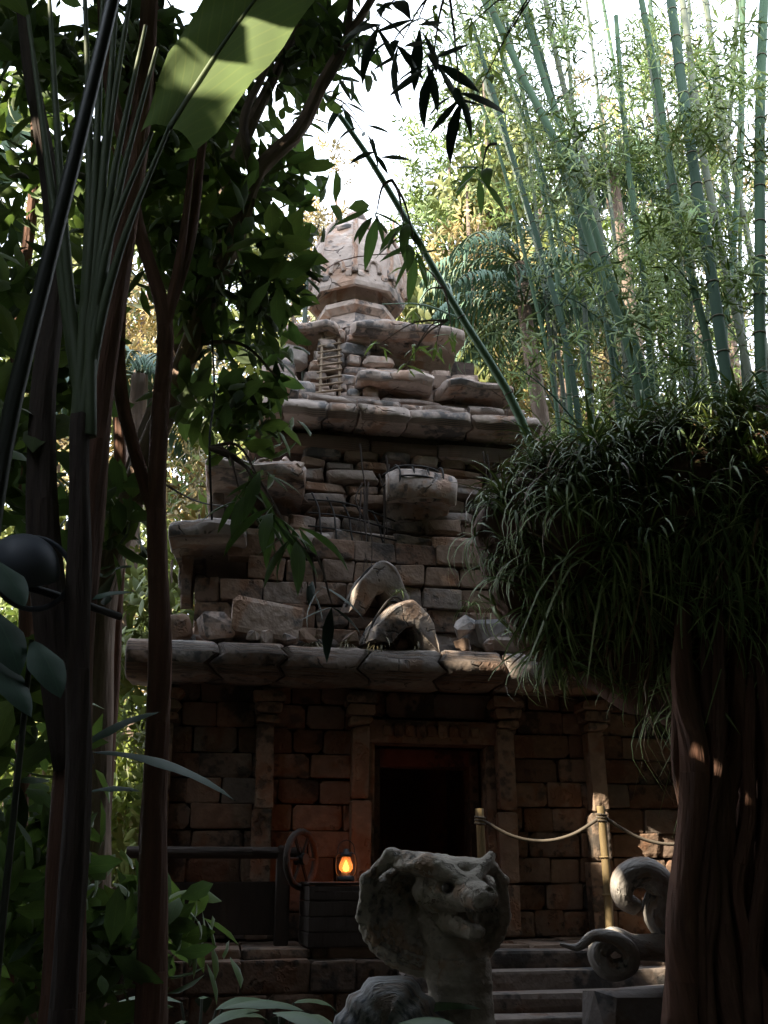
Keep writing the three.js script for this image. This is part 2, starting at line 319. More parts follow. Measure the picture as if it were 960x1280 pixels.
// main ledge
{
  const l = G('main_ledge');
  const prof = [[-.4, 3.74], [.1, 3.68], [.48, 3.65], [.72, 3.68], [.83, 3.78], [.85, 3.9], [.78, 4.01], [.6, 4.07], [.2, 4.09], [-.4, 4.1]];
  ledgeStones(l, 'ledge_stone', prof, -3.5, 3.1, [.3, .95], shadeTonedC, { amp: .05, zig: .13, gap: .012 });
  core(l, 'ledge_backing', -3.42, 3.05, 3.74, 4.0, -.35, .68, mortar);
  // roots and rubble lie on it; a low course stands behind
  courses(l, -2.95, 2.3, 4.1, 1, .12, { h: .16, w: [.5, 1.1], mats: shadeToned, depth: .5 });
}
// second tier
{
  core(temple, 'inner_core', -2.78, 2.3, 4.05, 5.62, -3.2, -1.15);
  const w = G('second_wall');
  courses(w, -2.82, 2.3, 4.2, 5, -.3, { h: .29, w: [.36, .62], mats: [lower[0], lower[2], lower[4], shadeToned[0], shadeToned[3], lower[1]], depth: .36, step: .035, rough: .02, skip: (x, y) => x < -2.2 && y > 4.98 });
  core(w, 'wall_backing', -2.2, 2.25, 4.1, 5.6, -1.15, -.6);
}
// eaves that curl forward, hollow below
function eaveGeo(w, h, d, lip = .2, lean = 0) {
  const s = new THREE.Shape(); // profile: x = forward, y = up
  s.moveTo(-.3, 0); s.lineTo(-.3, h); s.quadraticCurveTo(d * .45, h + .04, d * .8, h - lip * .18); s.quadraticCurveTo(d * 1.05, h - lip * .3, d, h - lip * .75); s.quadraticCurveTo(d * .98, h - lip * 1.02, d * .88, h - lip); s.quadraticCurveTo(d * .5, h - lip * .55, d * .15, h - lip * .8); s.quadraticCurveTo(0, h - lip * .95, -.04, h - lip * 1.5); s.lineTo(-.05, 0); s.closePath();
  let g = new THREE.ExtrudeGeometry(s, { depth: w, steps: 7, bevelEnabled: true, bevelSize: .035, bevelThickness: .05, bevelSegments: 2, curveSegments: 5 });
  g.rotateY(-Math.PI / 2); g.translate(w / 2, 0, 0);
  g = mergeVertices(g.deleteAttribute('uv').deleteAttribute('normal'), 1e-4); const p = g.attributes.position, o = rr(0, 60);
  for (let i = 0; i < p.count; i++) {
    const x = p.getX(i), y = p.getY(i), z = p.getZ(i);
    const e = Math.max(0, Math.abs(x) / (w / 2) - .75) * .12;
    p.setXYZ(i, x + .05 * nz(x * 3 + o, y * 3, z * 3), y + .06 * nz(x * 2.4, y * 3 + o, z * 3) - e + lean * x, z + .06 * nz(x * 3, y * 3, z * 3 + o) - e * .6);
  }
  return boxUV(toCreasedNormals(g, .75));
}
function eave(parent, name, x, y, z, w, h, d, mat, rot = 0, lip = .2, tilt = 0) { const m = part(parent, name, eaveGeo(w, h, d, lip), mat); m.position.set(x, y, z); m.rotation.set(0, rot, tilt); return m; }
{
  const e = G('lower_eave');
  eave(e, 'eave_corner', -2.6, 5.2, -1.05, .82, .5, 1.32, shadeTonedC[2], -.08, .3, .05); block(e, 'added_cheek', -2.93, 5.1, -.75, .14, .5, .7, shadeToned[1]);  // cheek block added to close the hollow against side light
  eave(e, 'eave_corner', 2.0, 5.3, -.5, .8, .6, .6, upper[4], .1, .22, -.04);
  courses(e, -2.3, 2.0, 5.64, 1, -.42, { h: .16, w: [.4, .9], mats: upper, depth: .5, rough: .03, step: .05 });
}
// third tier: broken courses behind the netting
{
  core(temple, 'inner_core', -2.6, 2.0, 5.6, 7.06, -3.0, -1.45);
  const w = G('third_wall'); core(w, 'wall_backing', -1.4, 1.9, 5.6, 7.05, -1.45, -1.0);
  const hs = [.2, .22, .17, .2, .16, .2, .14, .19]; let y = 5.64;
  hs.forEach((h, k) => {
    let x = k > 1 ? -1.5 + rr(-.1, .1) : -2.3 + rr(-.1, .1); const back = -.55 - k * .035;
    while (x < 1.9) {
      const ww = rr(.3, .8), out = Math.abs(x + .1) < .7 && k < 5 ? rr(-.02, .2) : rr(-.06, .06);
      const dark = x > -.75 && x < -.3 && k > 1 && k < 7;
      const m = part(w, 'stone', pillowGeo(ww - .02, h - .012, .6, .09, .34), pick([shadeToned[0], shadeToned[2], shadeToned[3], lower[2], upper[4]])); m.position.set(x + ww / 2, y + h / 2, back - .3 + out - (dark ? .16 : 0)); m.rotation.z = rr(-.05, .05); x += ww;
    }
    y += h;
  });
  const e = G('middle_eave');
  const a = eave(e, 'eave_corner', -2.1, 6.05, -1.35, 1.15, .5, 1.52, upperC[3], -.05, .28, -.03); block(e, 'added_cheek', -2.6, 5.98, -.9, .14, .55, .8, shadeToned[0]);  // cheek block added here too, keeps side light out of the hollow
  const ring = part(a, 'medallion', new THREE.TorusGeometry(.085, .026, 6, 18), upper[2]); ring.position.set(.1, .36, 1.52); ring.scale.set(1.15, .8, 1); ring.rotation.x = -.25;
  const knob = part(a, 'medallion_boss', pillowGeo(.08, .06, .05, .05, .9), upper[2]); knob.position.set(.1, .36, 1.52);
  for (let k = 0; k < 9; k++) { const m = part(a, 'cracked_flake', rockGeo(rr(.1, .2), rr(.08, .15), .08, 14, .8), pick(upper)); m.position.set(rr(.28, .56), rr(.26, .46), rr(1.4, 1.5)); m.rotation.set(-.4, .3, rr(-1, 1)); }
}
// third ledge with the roll moulding below it
{
  const l = G('upper_ledge');
  const prof = [[-1.3, 7.40], [-.6, 7.38], [-.42, 7.38], [-.33, 7.45], [-.34, 7.56], [-.45, 7.63], [-.9, 7.68], [-1.3, 7.7]];
  ledgeStones(l, 'ledge_stone', prof, -2.3, 1.75, [.4, .9], upperC, { amp: .06, zig: .06, gap: .012 });
  const step = [[-1.6, 7.66], [-.68, 7.66], [-.58, 7.70], [-.57, 7.78], [-.66, 7.83], [-1.6, 7.86]];
  ledgeStones(l, 'step_stone', step, -2.0, 1.6, [.4, .95], [upper[0], upper[2], upper[4]], { amp: .05, zig: .05 });
  const step2 = [[-1.7, 7.84], [-.92, 7.84], [-.83, 7.9], [-.86, 7.97], [-1.7, 8.02]];
  ledgeStones(l, 'step_stone', step2, -1.8, 1.5, [.4, .95], [upper[0], upper[2], upper[4]], { amp: .05, zig: .05 });
  const roll = [[-1.4, 7.05], [-.9, 7.03], [-.76, 7.08], [-.70, 7.17], [-.75, 7.26], [-.9, 7.32], [-1.4, 7.33]];
  ledgeStones(l, 'roll_moulding', roll, -2.25, 1.7, [.9, 1.7], [shadeTonedC[2], shadeTonedC[3], lower[2], upperC[3]], { amp: .02, zig: .03 });
  core(l, 'ledge_backing', -2.15, 1.6, 7.03, 7.9, -3, -.9, mortar);
  for (let k = 0; k < 16; k++) { const m = part(l, 'broken_stone', rockGeo(rr(.12, .3), rr(.1, .2), rr(.15, .3), 18), pick(upper)); m.position.set(-2.15 + rr(0, .5), 7.68 + rr(0, .3), -.5 - rr(0, .9)); m.rotation.set(rr(-1, 1), rr(-2, 2), rr(-1, 1)); }
}
// fourth tier: rounded rubble, eave fragments
{
  core(temple, 'inner_core', -1.55, 1.25, 7.9, 9.25, -3.1, -1.95);
  const w = G('fourth_wall'); let y = 8.0;
  for (let k = 0; k < 7; k++) {
    const h = rr(.14, .24); let x = -1.6 + k * .06;
    while (x < 1.2 - k * .03) { const ww = rr(.22, .52), xm = x + ww / 2; if ((y < 8.2 && (Math.abs(xm + .17) < .42 || Math.abs(xm - .84) < .4)) || (y > 8.62 && xm > -.35)) { x += ww; continue; } const m = part(w, 'stone', pillowGeo(ww - .015, h - .01, .5, .08, .42), pick(upper)); m.position.set(x + ww / 2, y + h / 2, -1.45 - k * .02 + rr(-.06, .06)); m.rotation.z = rr(-.08, .08); x += ww; }
    y += h;
  }
  for (const [x, yy, z, s] of [[-1.78, 8.22, -1.35, .42], [-1.85, 8.58, -1.5, .4], [-1.62, 8.88, -1.6, .36], [-1.5, 8.1, -1.15, .3], [-.55, 8.1, -1.05, .2], [-.8, 8.08, -1.08, .16]]) { const m = part(w, 'boulder', pillowGeo(s * 1.15, s, s, .1, .7), pick(upper)); m.position.set(x, yy, z); }
  const e = G('top_eave');
  eave(e, 'eave_slab', .02, 8.85, -1.9, 1.6, .55, .82, upperC[0], .02, .22, -.03);
  eave(e, 'eave_slab', -1.3, 8.95, -1.75, .7, .4, .5, upperC[2], -.2, .14, .08);
  eave(e, 'eave_fragment', -.17, 7.98, -1.9, 1.0, .48, 1.1, upperC[1], -.06, .24, -.04);
  eave(e, 'eave_fragment', .84, 7.84, -1.9, .9, .44, 1.32, upperC[0], .08, .2, -.03);
  block(e, 'brick', .55, 8.15, -1.22, .3, .26, .3, lower[2]); block(e, 'brick', .52, 8.42, -1.24, .28, .22, .3, lower[4]); block(e, 'brick', .3, 8.12, -1.3, .2, .2, .3, upper[3]);
  const kn = part(e, 'knob', pillowGeo(.34, .32, .3, .06, .8), upper[3]); kn.position.set(.92, 8.42, -1.2);
  ledgeStones(e, 'step_stone', [[-2.9, 9.3], [-1.75, 9.3], [-1.6, 9.36], [-1.62, 9.48], [-1.8, 9.54], [-2.9, 9.56]], -1.35, .55, [.3, .7], upper, { amp: .05 });
}
// spire
const octa = (prof, twist = Math.PI / 8) => { // faceted turned shape, crisp edges
  const g = new THREE.LatheGeometry(prof.map(([r, y]) => new THREE.Vector2(r, y)), 8).toNonIndexed(); g.rotateY(twist); g.computeVertexNormals(); return boxUV(g);
};
{
  const s = G('spire'); s.position.set(-.6, 9.5, -2.25); s.rotation.y = .22; s.scale.y = .94;
  part(s, 'neck', octa([[0, 0], [.72, 0], [.70, .1], [.56, .13], [.53, .36], [0, .38]]), upper[0]);
  part(s, 'collar', octa([[.42, .36], [.54, .38], [.64, .46], [.645, .54], [.58, .58], [.42, .6]]), upper[1]);
  part(s, 'spire_body', octa([[.3, .58], [.42, .6], [.43, 1.0], [.66, .84], [.72, .74], [.77, .75], [.79, .82], [.785, .96], [.785, 1.2], [.765, 1.5], [.72, 1.8], [.63, 2.06], [.5, 2.24], [.32, 2.32], [0, 2.34]]), upperC[1]);
  for (let k = 0; k < 8; k++) {
    const a = k * Math.PI / 4 + Math.PI / 8, c = Math.cos(a), n = Math.sin(a), P = (r, y, t = 0) => V(n * r - c * t, y, c * r + n * t);
    const ribPts = [P(.79, .95), P(.79, 1.2), P(.77, 1.5), P(.725, 1.8), P(.635, 2.06), P(.505, 2.24)];
    part(s, 'rib', tube(ribPts, [.06, .056, .052, .048, .042, .036], 10, 6, .3, k), upper[(k * 2 + 1) % 6]);
    const a2 = k * Math.PI / 4, f = V(Math.sin(a2), 0, Math.cos(a2)), side = V(Math.cos(a2), 0, -Math.sin(a2));
    const at2 = (q, y, r) => f.clone().multiplyScalar(r).addScaledVector(side, q).setY(y);
    const shoe = [-1, -.9, -.6, 0, .6, .9, 1].map((q, i) => { const hgt = [0, .09, .17, .2, .17, .09, 0][i]; return at2(q * .11, 1.02 + hgt * 1.1, .728 - hgt * .02); });
    part(s, 'horseshoe', tube(shoe, .042, 10, 6, .2, k + 9), upper[k % 3]);
    const cap = part(s, 'frieze_block', pillowGeo(.26, .1, .09, .12, .6), upper[(k + 3) % 6]); cap.position.copy(at2(rr(-.08, .08), rr(1.96, 2.02), .6)); cap.rotation.y = a2; cap.rotation.x = 0;
    for (const q of [-.2, .2]) { const m = part(s, 'frieze_block', pillowGeo(.13, .12, .06, .1, .6), upper[(k + 1) % 6]); m.position.copy(at2(q, .96, .715)); m.rotation.y = a2; }
  }
  part(s, 'finial_ring', octa([[0, 2.28], [.26, 2.28], [.3, 2.35], [.24, 2.41], [0, 2.43]]), upper[2]);
  const fb = part(s, 'finial', pillowGeo(.36, .34, .36, .05, .9), upper[3]); fb.position.set(-.02, 2.54, 0); fb.rotation.z = .1;
}

// ---------- fallen stones on the main ledge ----------
function archGeo(w, h, d) {   // broken gable niche: open in front, closed behind
  const s = new THREE.Shape(); s.moveTo(-w / 2, 0); s.quadraticCurveTo(-w * .42, h * .55, -w * .13, h * .96); s.quadraticCurveTo(0, h * 1.06, w * .13, h * .96); s.quadraticCurveTo(w * .42, h * .55, w / 2, 0); s.lineTo(w * .25, 0); s.lineTo(w * .17, h * .34); s.lineTo(w * .04, h * .5); s.lineTo(-w * .08, h * .44); s.lineTo(-w * .2, h * .26); s.lineTo(-w * .26, 0); s.closePath();
  const q = new THREE.Shape(); q.moveTo(-w * .42, .01); q.lineTo(-w * .1, h * .85); q.lineTo(w * .1, h * .85); q.lineTo(w * .42, .01); q.closePath();
  const o = { bevelEnabled: true, bevelSize: .025, bevelThickness: .03, bevelSegments: 2, curveSegments: 5 };
  let g = mergeGeometries([new THREE.ExtrudeGeometry(s, { depth: d, steps: 4, ...o }), new THREE.ExtrudeGeometry(q, { depth: .05, bevelEnabled: false })]);
  g = mergeVertices(g.deleteAttribute('uv').deleteAttribute('normal'), 1e-4); const p = g.attributes.position, k = rr(0, 60);
  for (let i = 0; i < p.count; i++) { const x = p.getX(i), y = p.getY(i), z = p.getZ(i); p.setXYZ(i, x + .05 * nz(x * 4 + k, y * 4, z * 4), y + .05 * nz(x * 4, y * 4 + k, z * 4), z + .05 * nz(x * 4, y * 4, z * 4 + k)); }
  return boxUV(toCreasedNormals(g, .8));
}
function fallen(name, label, geo, mat, x, y, z, rx, ry, rz) { const m = solo(name, label, 'stone', geo, mat); m.position.copy(toWorld(x, y, z)); m.rotation.set(rx, TA + ry, rz); return m; }
fallen('fallen_block', 'long cracked tan block lying tilted on the main ledge below brick wall', brickGeo(.78, .42, .42, .04, .05), upper[2], -1.98, 4.37, .3, .05, .08, -.1);
fallen('fallen_block', 'small square tan block lying left of the long cracked block', brickGeo(.34, .27, .3, .03, .04), upper[3], -2.55, 4.27, .38, 0, .3, .05);
fallen('fallen_stone', 'rounded brown rock at the left end of the main ledge', pillowGeo(.3, .34, .3, .1, .7), lower[2], -2.95, 4.25, .3, 0, 0, .3);
fallen('fallen_stone', 'hollow grey gable shaped fragment strapped with cable above the ledge', archGeo(.74, .58, .45), shadeTonedC[2], -.68, 4.58, -.12, .1, .1, -.1);
fallen('fallen_stone', 'grey carved fragment tied with black cable resting on main ledge', archGeo(.8, .5, .45), shadeTonedC[2], -.5, 4.1, .25, .05, .25, -.14);
fallen('fallen_stone', 'pale wedge of broken stone propped against the orange bricks', rockGeo(.36, .34, .26, 16, .9), upper[5], .42, 4.42, .25, .3, .4, .5);
fallen('fallen_block', 'flat dark slab lying by the hanging plants on the ledge', brickGeo(.72, .2, .4, .04, .05), upper[4], 1.0, 4.2, .35, 0, -.1, .06);
fallen('fallen_block', 'blocky grey stone behind the flat slab on the ledge', brickGeo(.5, .34, .4, .04, .05), greyStone, .75, 4.42, .05, .1, .2, .1);
for (let k = 0; k < 26; k++) { const s = rr(.07, .2); fallen('rubble_stone', 'small broken stone lying loose on the main ledge', rockGeo(s * 1.3, s, s, 14), pick([upper[2], upper[4], lower[0], greyStone]), rr(-3.1, 1.6), 4.1 + s * .35, rr(.15, .6), 0, rr(0, 3), 0).userData.group = 'loose rubble on the main ledge'; }
{ // big carved lump held by cables on the third wall
  const g = mergeVertices(eaveGeo(.8, .7, .58, .42)); const m = part(temple.getObjectByName('third_wall'), 'carved_lump', g, upperC[3]); m.position.set(0, 5.95, -.66); m.rotation.set(.05, -.1, -.05);
  m.userData.label = 'carved stone lump wrapped in black cables';
}
// ---------- cable netting ----------
function drape(label, pts, r = .013) { solo('steel_cable', label, 'cable', tube(pts.map(p => toWorld(...p)), r, 20, 5), cableMat, 'black cables strapping the broken stones'); }
const CL = 'black cable stretched over the broken temple stones';
for (let k = 0; k < 5; k++) drape(CL, [[-1.4 + k * .2, 6.35 - k * .05, -.56], [-1.32 + k * .2, 6.1 - k * .05, -.45], [-1.3 + k * .2, 5.85 - k * .03, -.40], [-1.28 + k * .2, 5.66, -.38]]);
for (let k = 0; k < 3; k++) drape(CL, [[-1.45, 6.25 - k * .2, -.55 + k * .05], [-1.0, 6.2 - k * .2, -.46 + k * .03], [-.6, 6.08 - k * .17, -.44 + k * .03], [-.3, 6.0 - k * .15, -.5 + k * .05]]);
for (let k = 0; k < 4; k++) drape(CL, [[-.34 + k * .2, 6.74, -.6], [-.34 + k * .2, 6.67, -.2], [-.32 + k * .19, 6.5, -.04], [-.34 + k * .2, 6.22, -.1]]);
for (let k = 0; k < 2; k++) drape(CL, [[-.48, 6.6 - k * .16, -.4], [-.3, 6.62 - k * .16, -.1 + k * .06], [.15, 6.6 - k * .16, -.1 + k * .06], [.42, 6.5 - k * .16, -.4]]);
for (const [x, y, z] of [[-.68, 4.6, -.12], [-.5, 4.12, .25]]) for (const s of [.12, .3]) drape(CL, [[x - .36, y + .02, z + s + .05], [x - .2, y + .36, z + s + .02], [x, y + .57, z + s], [x + .24, y + .33, z + s - .02], [x + .42, y - .02, z + s]]);

// ---------- dry tufts and hanging roots on the ruin ----------
{
  const r = rng(808), dry = (() => { const g = bladeTuft(26, .3, .2, r), c = g.attributes.color; for (let i = 0; i < c.count; i++) { const k = .6 + .5 * ((i * 7919) % 97) / 97; c.setXYZ(i, .20 * k, .17 * k, .09 * k); } return g; })();
  for (let k = 0; k < 22; k++) { const m = solo('dry_grass_tuft', 'small tuft of dry grass rooted on the main temple ledge', 'grass', dry, bladeMat, 'dry tufts along the main ledge'); m.position.copy(toWorld(k < 15 ? rr(-1.6, -.1, r) : rr(-.1, 2, r), 4.09, rr(.2, .7, r))); m.rotation.y = rr(0, 6, r); m.scale.setScalar(rr(.5, 1.1, r)); }
  for (let k = 0; k < 14; k++) { const x = k < 9 ? rr(-.85, -.35, r) : rr(.35, 1.5, r), y = rr(6.2, 7.1, r), L = rr(.7, 1.7, r), y1 = Math.max(4.6, y - L), z = (v) => v > 6.6 ? -.5 : v > 5.7 ? -.5 + (6.6 - v) * .1 : -.27; const pts = [0, .3, .6, 1].map(t => { const v = y + (y1 - y) * t; return toWorld(x + rr(-.06, .06, r), v, z(v) + .03); }); solo('hanging_root', 'thin dark root hanging down the broken temple courses', 'root', tube(pts, [.014, .011, .008, .004], 16, 5, .2, k), barkDark, 'thin roots hanging down the broken courses'); }
}
// ---------- ladder and pole on the upper tiers ----------
{
  const l = thing('bamboo_ladder', 'small weathered pole ladder leaning on the upper temple tier', 'ladder', V(0, 0, 0));
  const A = toWorld(-1.28, 8.0, -1.0), B = toWorld(-1.22, 9.35, -1.42), A2 = toWorld(-1.0, 8.02, -1.0), B2 = toWorld(-.98, 9.38, -1.42);
  part(l, 'rail', bar(A, B, .022), woodPale); part(l, 'rail', bar(A2, B2, .022), woodPale);
  for (let k = 0; k < 10; k++) { const t = (k + .5) / 10.5, a = A.clone().lerp(B, t), b = A2.clone().lerp(B2, t), d = b.clone().sub(a); part(l, 'rung', bar(a.clone().addScaledVector(d, -.22).add(V(0, -.03, .02)), b.clone().addScaledVector(d, .15).add(V(0, .03, .02)), .018), woodPale); }
}
solo('bamboo_pole', 'slender blue grey pole standing beside the spire', 'pole', tube([toWorld(-1.42, 7.95, -1.75), toWorld(-1.44, 9.6, -2.0), toWorld(-1.4, 11.5, -2.2)], [.045, .04, .03], 16, 7, .2), culmGrey);

// ---------- steps, posts, ropes ----------
{
  const st = thing('stone_steps', 'weathered grey stone steps climbing to the temple platform', 'steps', toWorld(.75, 0, 1.36)); st.rotation.y = TA;
  for (let k = 0; k < 6; k++) { const m = part(st, 'step', brickGeo(2.9 + rr(-.05, .05), .17, .34, .012, .025), shadeToned[1]); m.position.set(0, .085 + k * .155, 1.65 - k * .3); if (k) { const b = part(st, 'riser', boxUV(new THREE.BoxGeometry(2.8, k * .155 + .002, .28)), stone(.12, .11, .11)); b.position.set(0, k * .0775, 1.64 - k * .3); } }
}
function post(label, x, z, h) {
  const p = thing('rope_post', label, 'post', toWorld(x, .96, z));
  part(p, 'pole', tube([V(0, 0, 0), V(.01, h / 2, 0), V(0, h, 0)], .045, 6, 9), strawMat);
  for (const k of [.35, .62, .9]) { const m = part(p, 'node', new THREE.TorusGeometry(.046, .01, 5, 12).rotateX(Math.PI / 2), strawMat); m.position.y = h * k; }
  part(p, 'lashing', tube(Array.from({ length: 14 }, (_, i) => V(Math.cos(i * 1.2) * .052, h - .16 + i * .006, Math.sin(i * 1.2) * .052)), .012, 40, 5), ropeMat);
}
post('straw coloured bamboo post behind the cobra head', .28, 1.12, 1.32); post('straw coloured bamboo post in front of the right wall', 1.62, 1.12, 1.36); post('straw coloured bamboo post beside the gnarled roots', 2.95, 1.12, 1.25);
const ropeRun = (a, b, sagging) => tube([a, a.clone().lerp(b, .25).add(V(0, -sagging * .75, 0)), a.clone().lerp(b, .5).add(V(0, -sagging, 0)), a.clone().lerp(b, .75).add(V(0, -sagging * .75, 0)), b], .02, 20, 6);
solo('rope', 'dark sagging rope between the cobra post and the next post', 'rope', ropeRun(toWorld(.31, 2.16, 1.12), toWorld(1.6, 2.2, 1.12), .22), ropeMat);
solo('rope', 'dark sagging rope running from middle post towards the roots', 'rope', ropeRun(toWorld(1.66, 2.2, 1.12), toWorld(2.92, 2.08, 1.12), .2), ropeMat);

// ---------- crate, lantern, winch ----------
const crateP = toWorld(-1.12, .96, .95);
{
  const c = thing('wooden_crate', 'dark wooden crate carrying the lit lantern by the doorway', 'crate', crateP); c.rotation.y = TA + .05;
  for (let k = 0; k < 4; k++) { const m = part(c, 'plank', brickGeo(.8, .132, .04, .003, .006), woodDark); m.position.set(0, .075 + k * .14, .3); const b = part(c, 'plank', brickGeo(.8, .132, .04, .003, .006), woodDark); b.position.set(0, .075 + k * .14, -.3); for (const s of [-1, 1]) { const q = part(c, 'plank', brickGeo(.04, .132, .56, .003, .006), woodDark); q.position.set(s * .38, .075 + k * .14, 0); } }
  for (let k = 0; k < 4; k++) { const m = part(c, 'lid_plank', brickGeo(.82, .03, .155, .003, .006), woodDark); m.position.set(0, .585, -.24 + k * .16); }
}
const flameAt = crateP.clone().add(V(.02, .605, 0));
{
  const l = thing('oil_lantern', 'small lit oil lantern with amber glass globe on dark crate', 'lantern', flameAt);
  const lat = (p) => new THREE.LatheGeometry(p.map(([r, y]) => new THREE.Vector2(r, y)), 18);
  part(l, 'fuel_tank', lat([[0, 0], [.085, 0], [.09, .015], [.085, .05], [.05, .065], [.045, .085], [0, .085]]), ironMat);
  part(l, 'glass_globe', lat([[.045, .088], [.07, .12], [.072, .15], [.05, .21], [.042, .235]]), new THREE.MeshPhysicalMaterial({ color: lin(1, .62, .38), roughness: .35, transmission: 1, thickness: 0, side: THREE.DoubleSide }));
  part(l, 'flame', lat([[0, .09], [.028, .105], [.034, .13], [.02, .165], [.006, .195], [0, .205]]), new THREE.MeshStandardMaterial({ color: lin(.8, .3, .08), emissive: lin(1, .3, .06), emissiveIntensity: 2.2 }));
  part(l, 'cap', lat([[.046, .235], [.06, .24], [.055, .27], [.03, .285], [.03, .31], [0, .315]]), ironMat);
  for (const s of [-1, 1]) part(l, 'side_tube', tube([V(s * .06, .04, 0), V(s * .095, .07, 0), V(s * .095, .25, 0), V(s * .05, .28, 0)], .008, 12, 6), ironMat);
  part(l, 'handle', tube([V(-.09, .25, 0), V(-.07, .36, -.01), V(0, .4, -.015), V(.07, .36, -.01), V(.09, .25, 0)], .005, 14, 5), ironMat);
  const pl = new THREE.PointLight(lin(1, .42, .12), .035, 0, 2); pl.position.set(0, .14, 0); pl.castShadow = true; pl.shadow.radius = 1.5; l.add(pl);
}
{
  const w = thing('hand_winch', 'dark wooden winch beam with round wheel before the left wall', 'winch', toWorld(-2.35, .96, .8)); w.rotation.y = TA;
  for (const s of [-.75, .62]) part(w, 'post', (() => { const g = brickGeo(.13, .95, .16, .006, .012); g.translate(s, .475, 0); return g; })(), woodDark);
  part(w, 'beam', bar(V(-.95, .88, .02), V(.8, .88, .02), .06, 10), woodDark);
  const wheel = G('wheel', w); wheel.position.set(.8, .82, .04); wheel.rotation.y = .9;
  part(wheel, 'rim', new THREE.TorusGeometry(.27, .035, 8, 28), woodDark); part(wheel, 'hub', new THREE.CylinderGeometry(.06, .06, .12, 12).rotateX(Math.PI / 2), ironMat);
  for (let k = 0; k < 6; k++) part(wheel, 'spoke', bar(V(0, 0, 0), V(Math.cos(k * 1.047) * .26, Math.sin(k * 1.047) * .26, 0), .018), woodDark);
  part(w, 'skirt_board', (() => { const g = brickGeo(1.5, .5, .05, .005, .01); g.translate(-.05, .35, -.1); return g; })(), woodDark);
}

// ---------- carved cobra ----------
const len3 = (x, y, z) => Math.hypot(x, y, z);
const smin = (a, b, k) => { const h = Math.max(0, Math.min(1, .5 + .5 * (b - a) / k)); return b + (a - b) * h - k * h * (1 - h); };
const smax = (a, b, k) => -smin(-a, -b, k);
const ell = (x, y, z, cx, cy, cz, rx, ry, rz) => { const X = (x - cx) / rx, Y = (y - cy) / ry, Z = (z - cz) / rz, k0 = len3(X, Y, Z), k1 = len3(X / rx, Y / ry, Z / rz); return k1 < 1e-6 ? -Math.min(rx, ry, rz) : k0 * (k0 - 1) / k1; };
const cap = (x, y, z, a, b, ra, rb) => { const dx = b[0] - a[0], dy = b[1] - a[1], dz = b[2] - a[2], t = Math.max(0, Math.min(1, ((x - a[0]) * dx + (y - a[1]) * dy + (z - a[2]) * dz) / (dx * dx + dy * dy + dz * dz))); return len3(x - a[0] - dx * t, y - a[1] - dy * t, z - a[2] - dz * t) - (ra + (rb - ra) * t); };
function march(sdf, c, half, res) {
  const mc = new MarchingCubes(res, new THREE.MeshBasicMaterial(), false, false, 400000); mc.isolation = 0;
  const h2 = res / 2; for (let k = 0; k < res; k++) for (let j = 0; j < res; j++) for (let i = 0; i < res; i++) mc.field[i + j * res + k * res * res] = -sdf(c[0] + (i - h2) / h2 * half, c[1] + (j - h2) / h2 * half, c[2] + (k - h2) / h2 * half);
  mc.update(); const n = mc.count, pos = new Float32Array(n * 3);
  for (let i = 0; i < n; i++) for (let a = 0; a < 3; a++) pos[i * 3 + a] = c[a] + mc.positionArray[i * 3 + a] * half;
  let g = new THREE.BufferGeometry(); g.setAttribute('position', new THREE.BufferAttribute(pos, 3)); g = mergeVertices(g, 1e-4); g.computeVertexNormals(); return g;
}
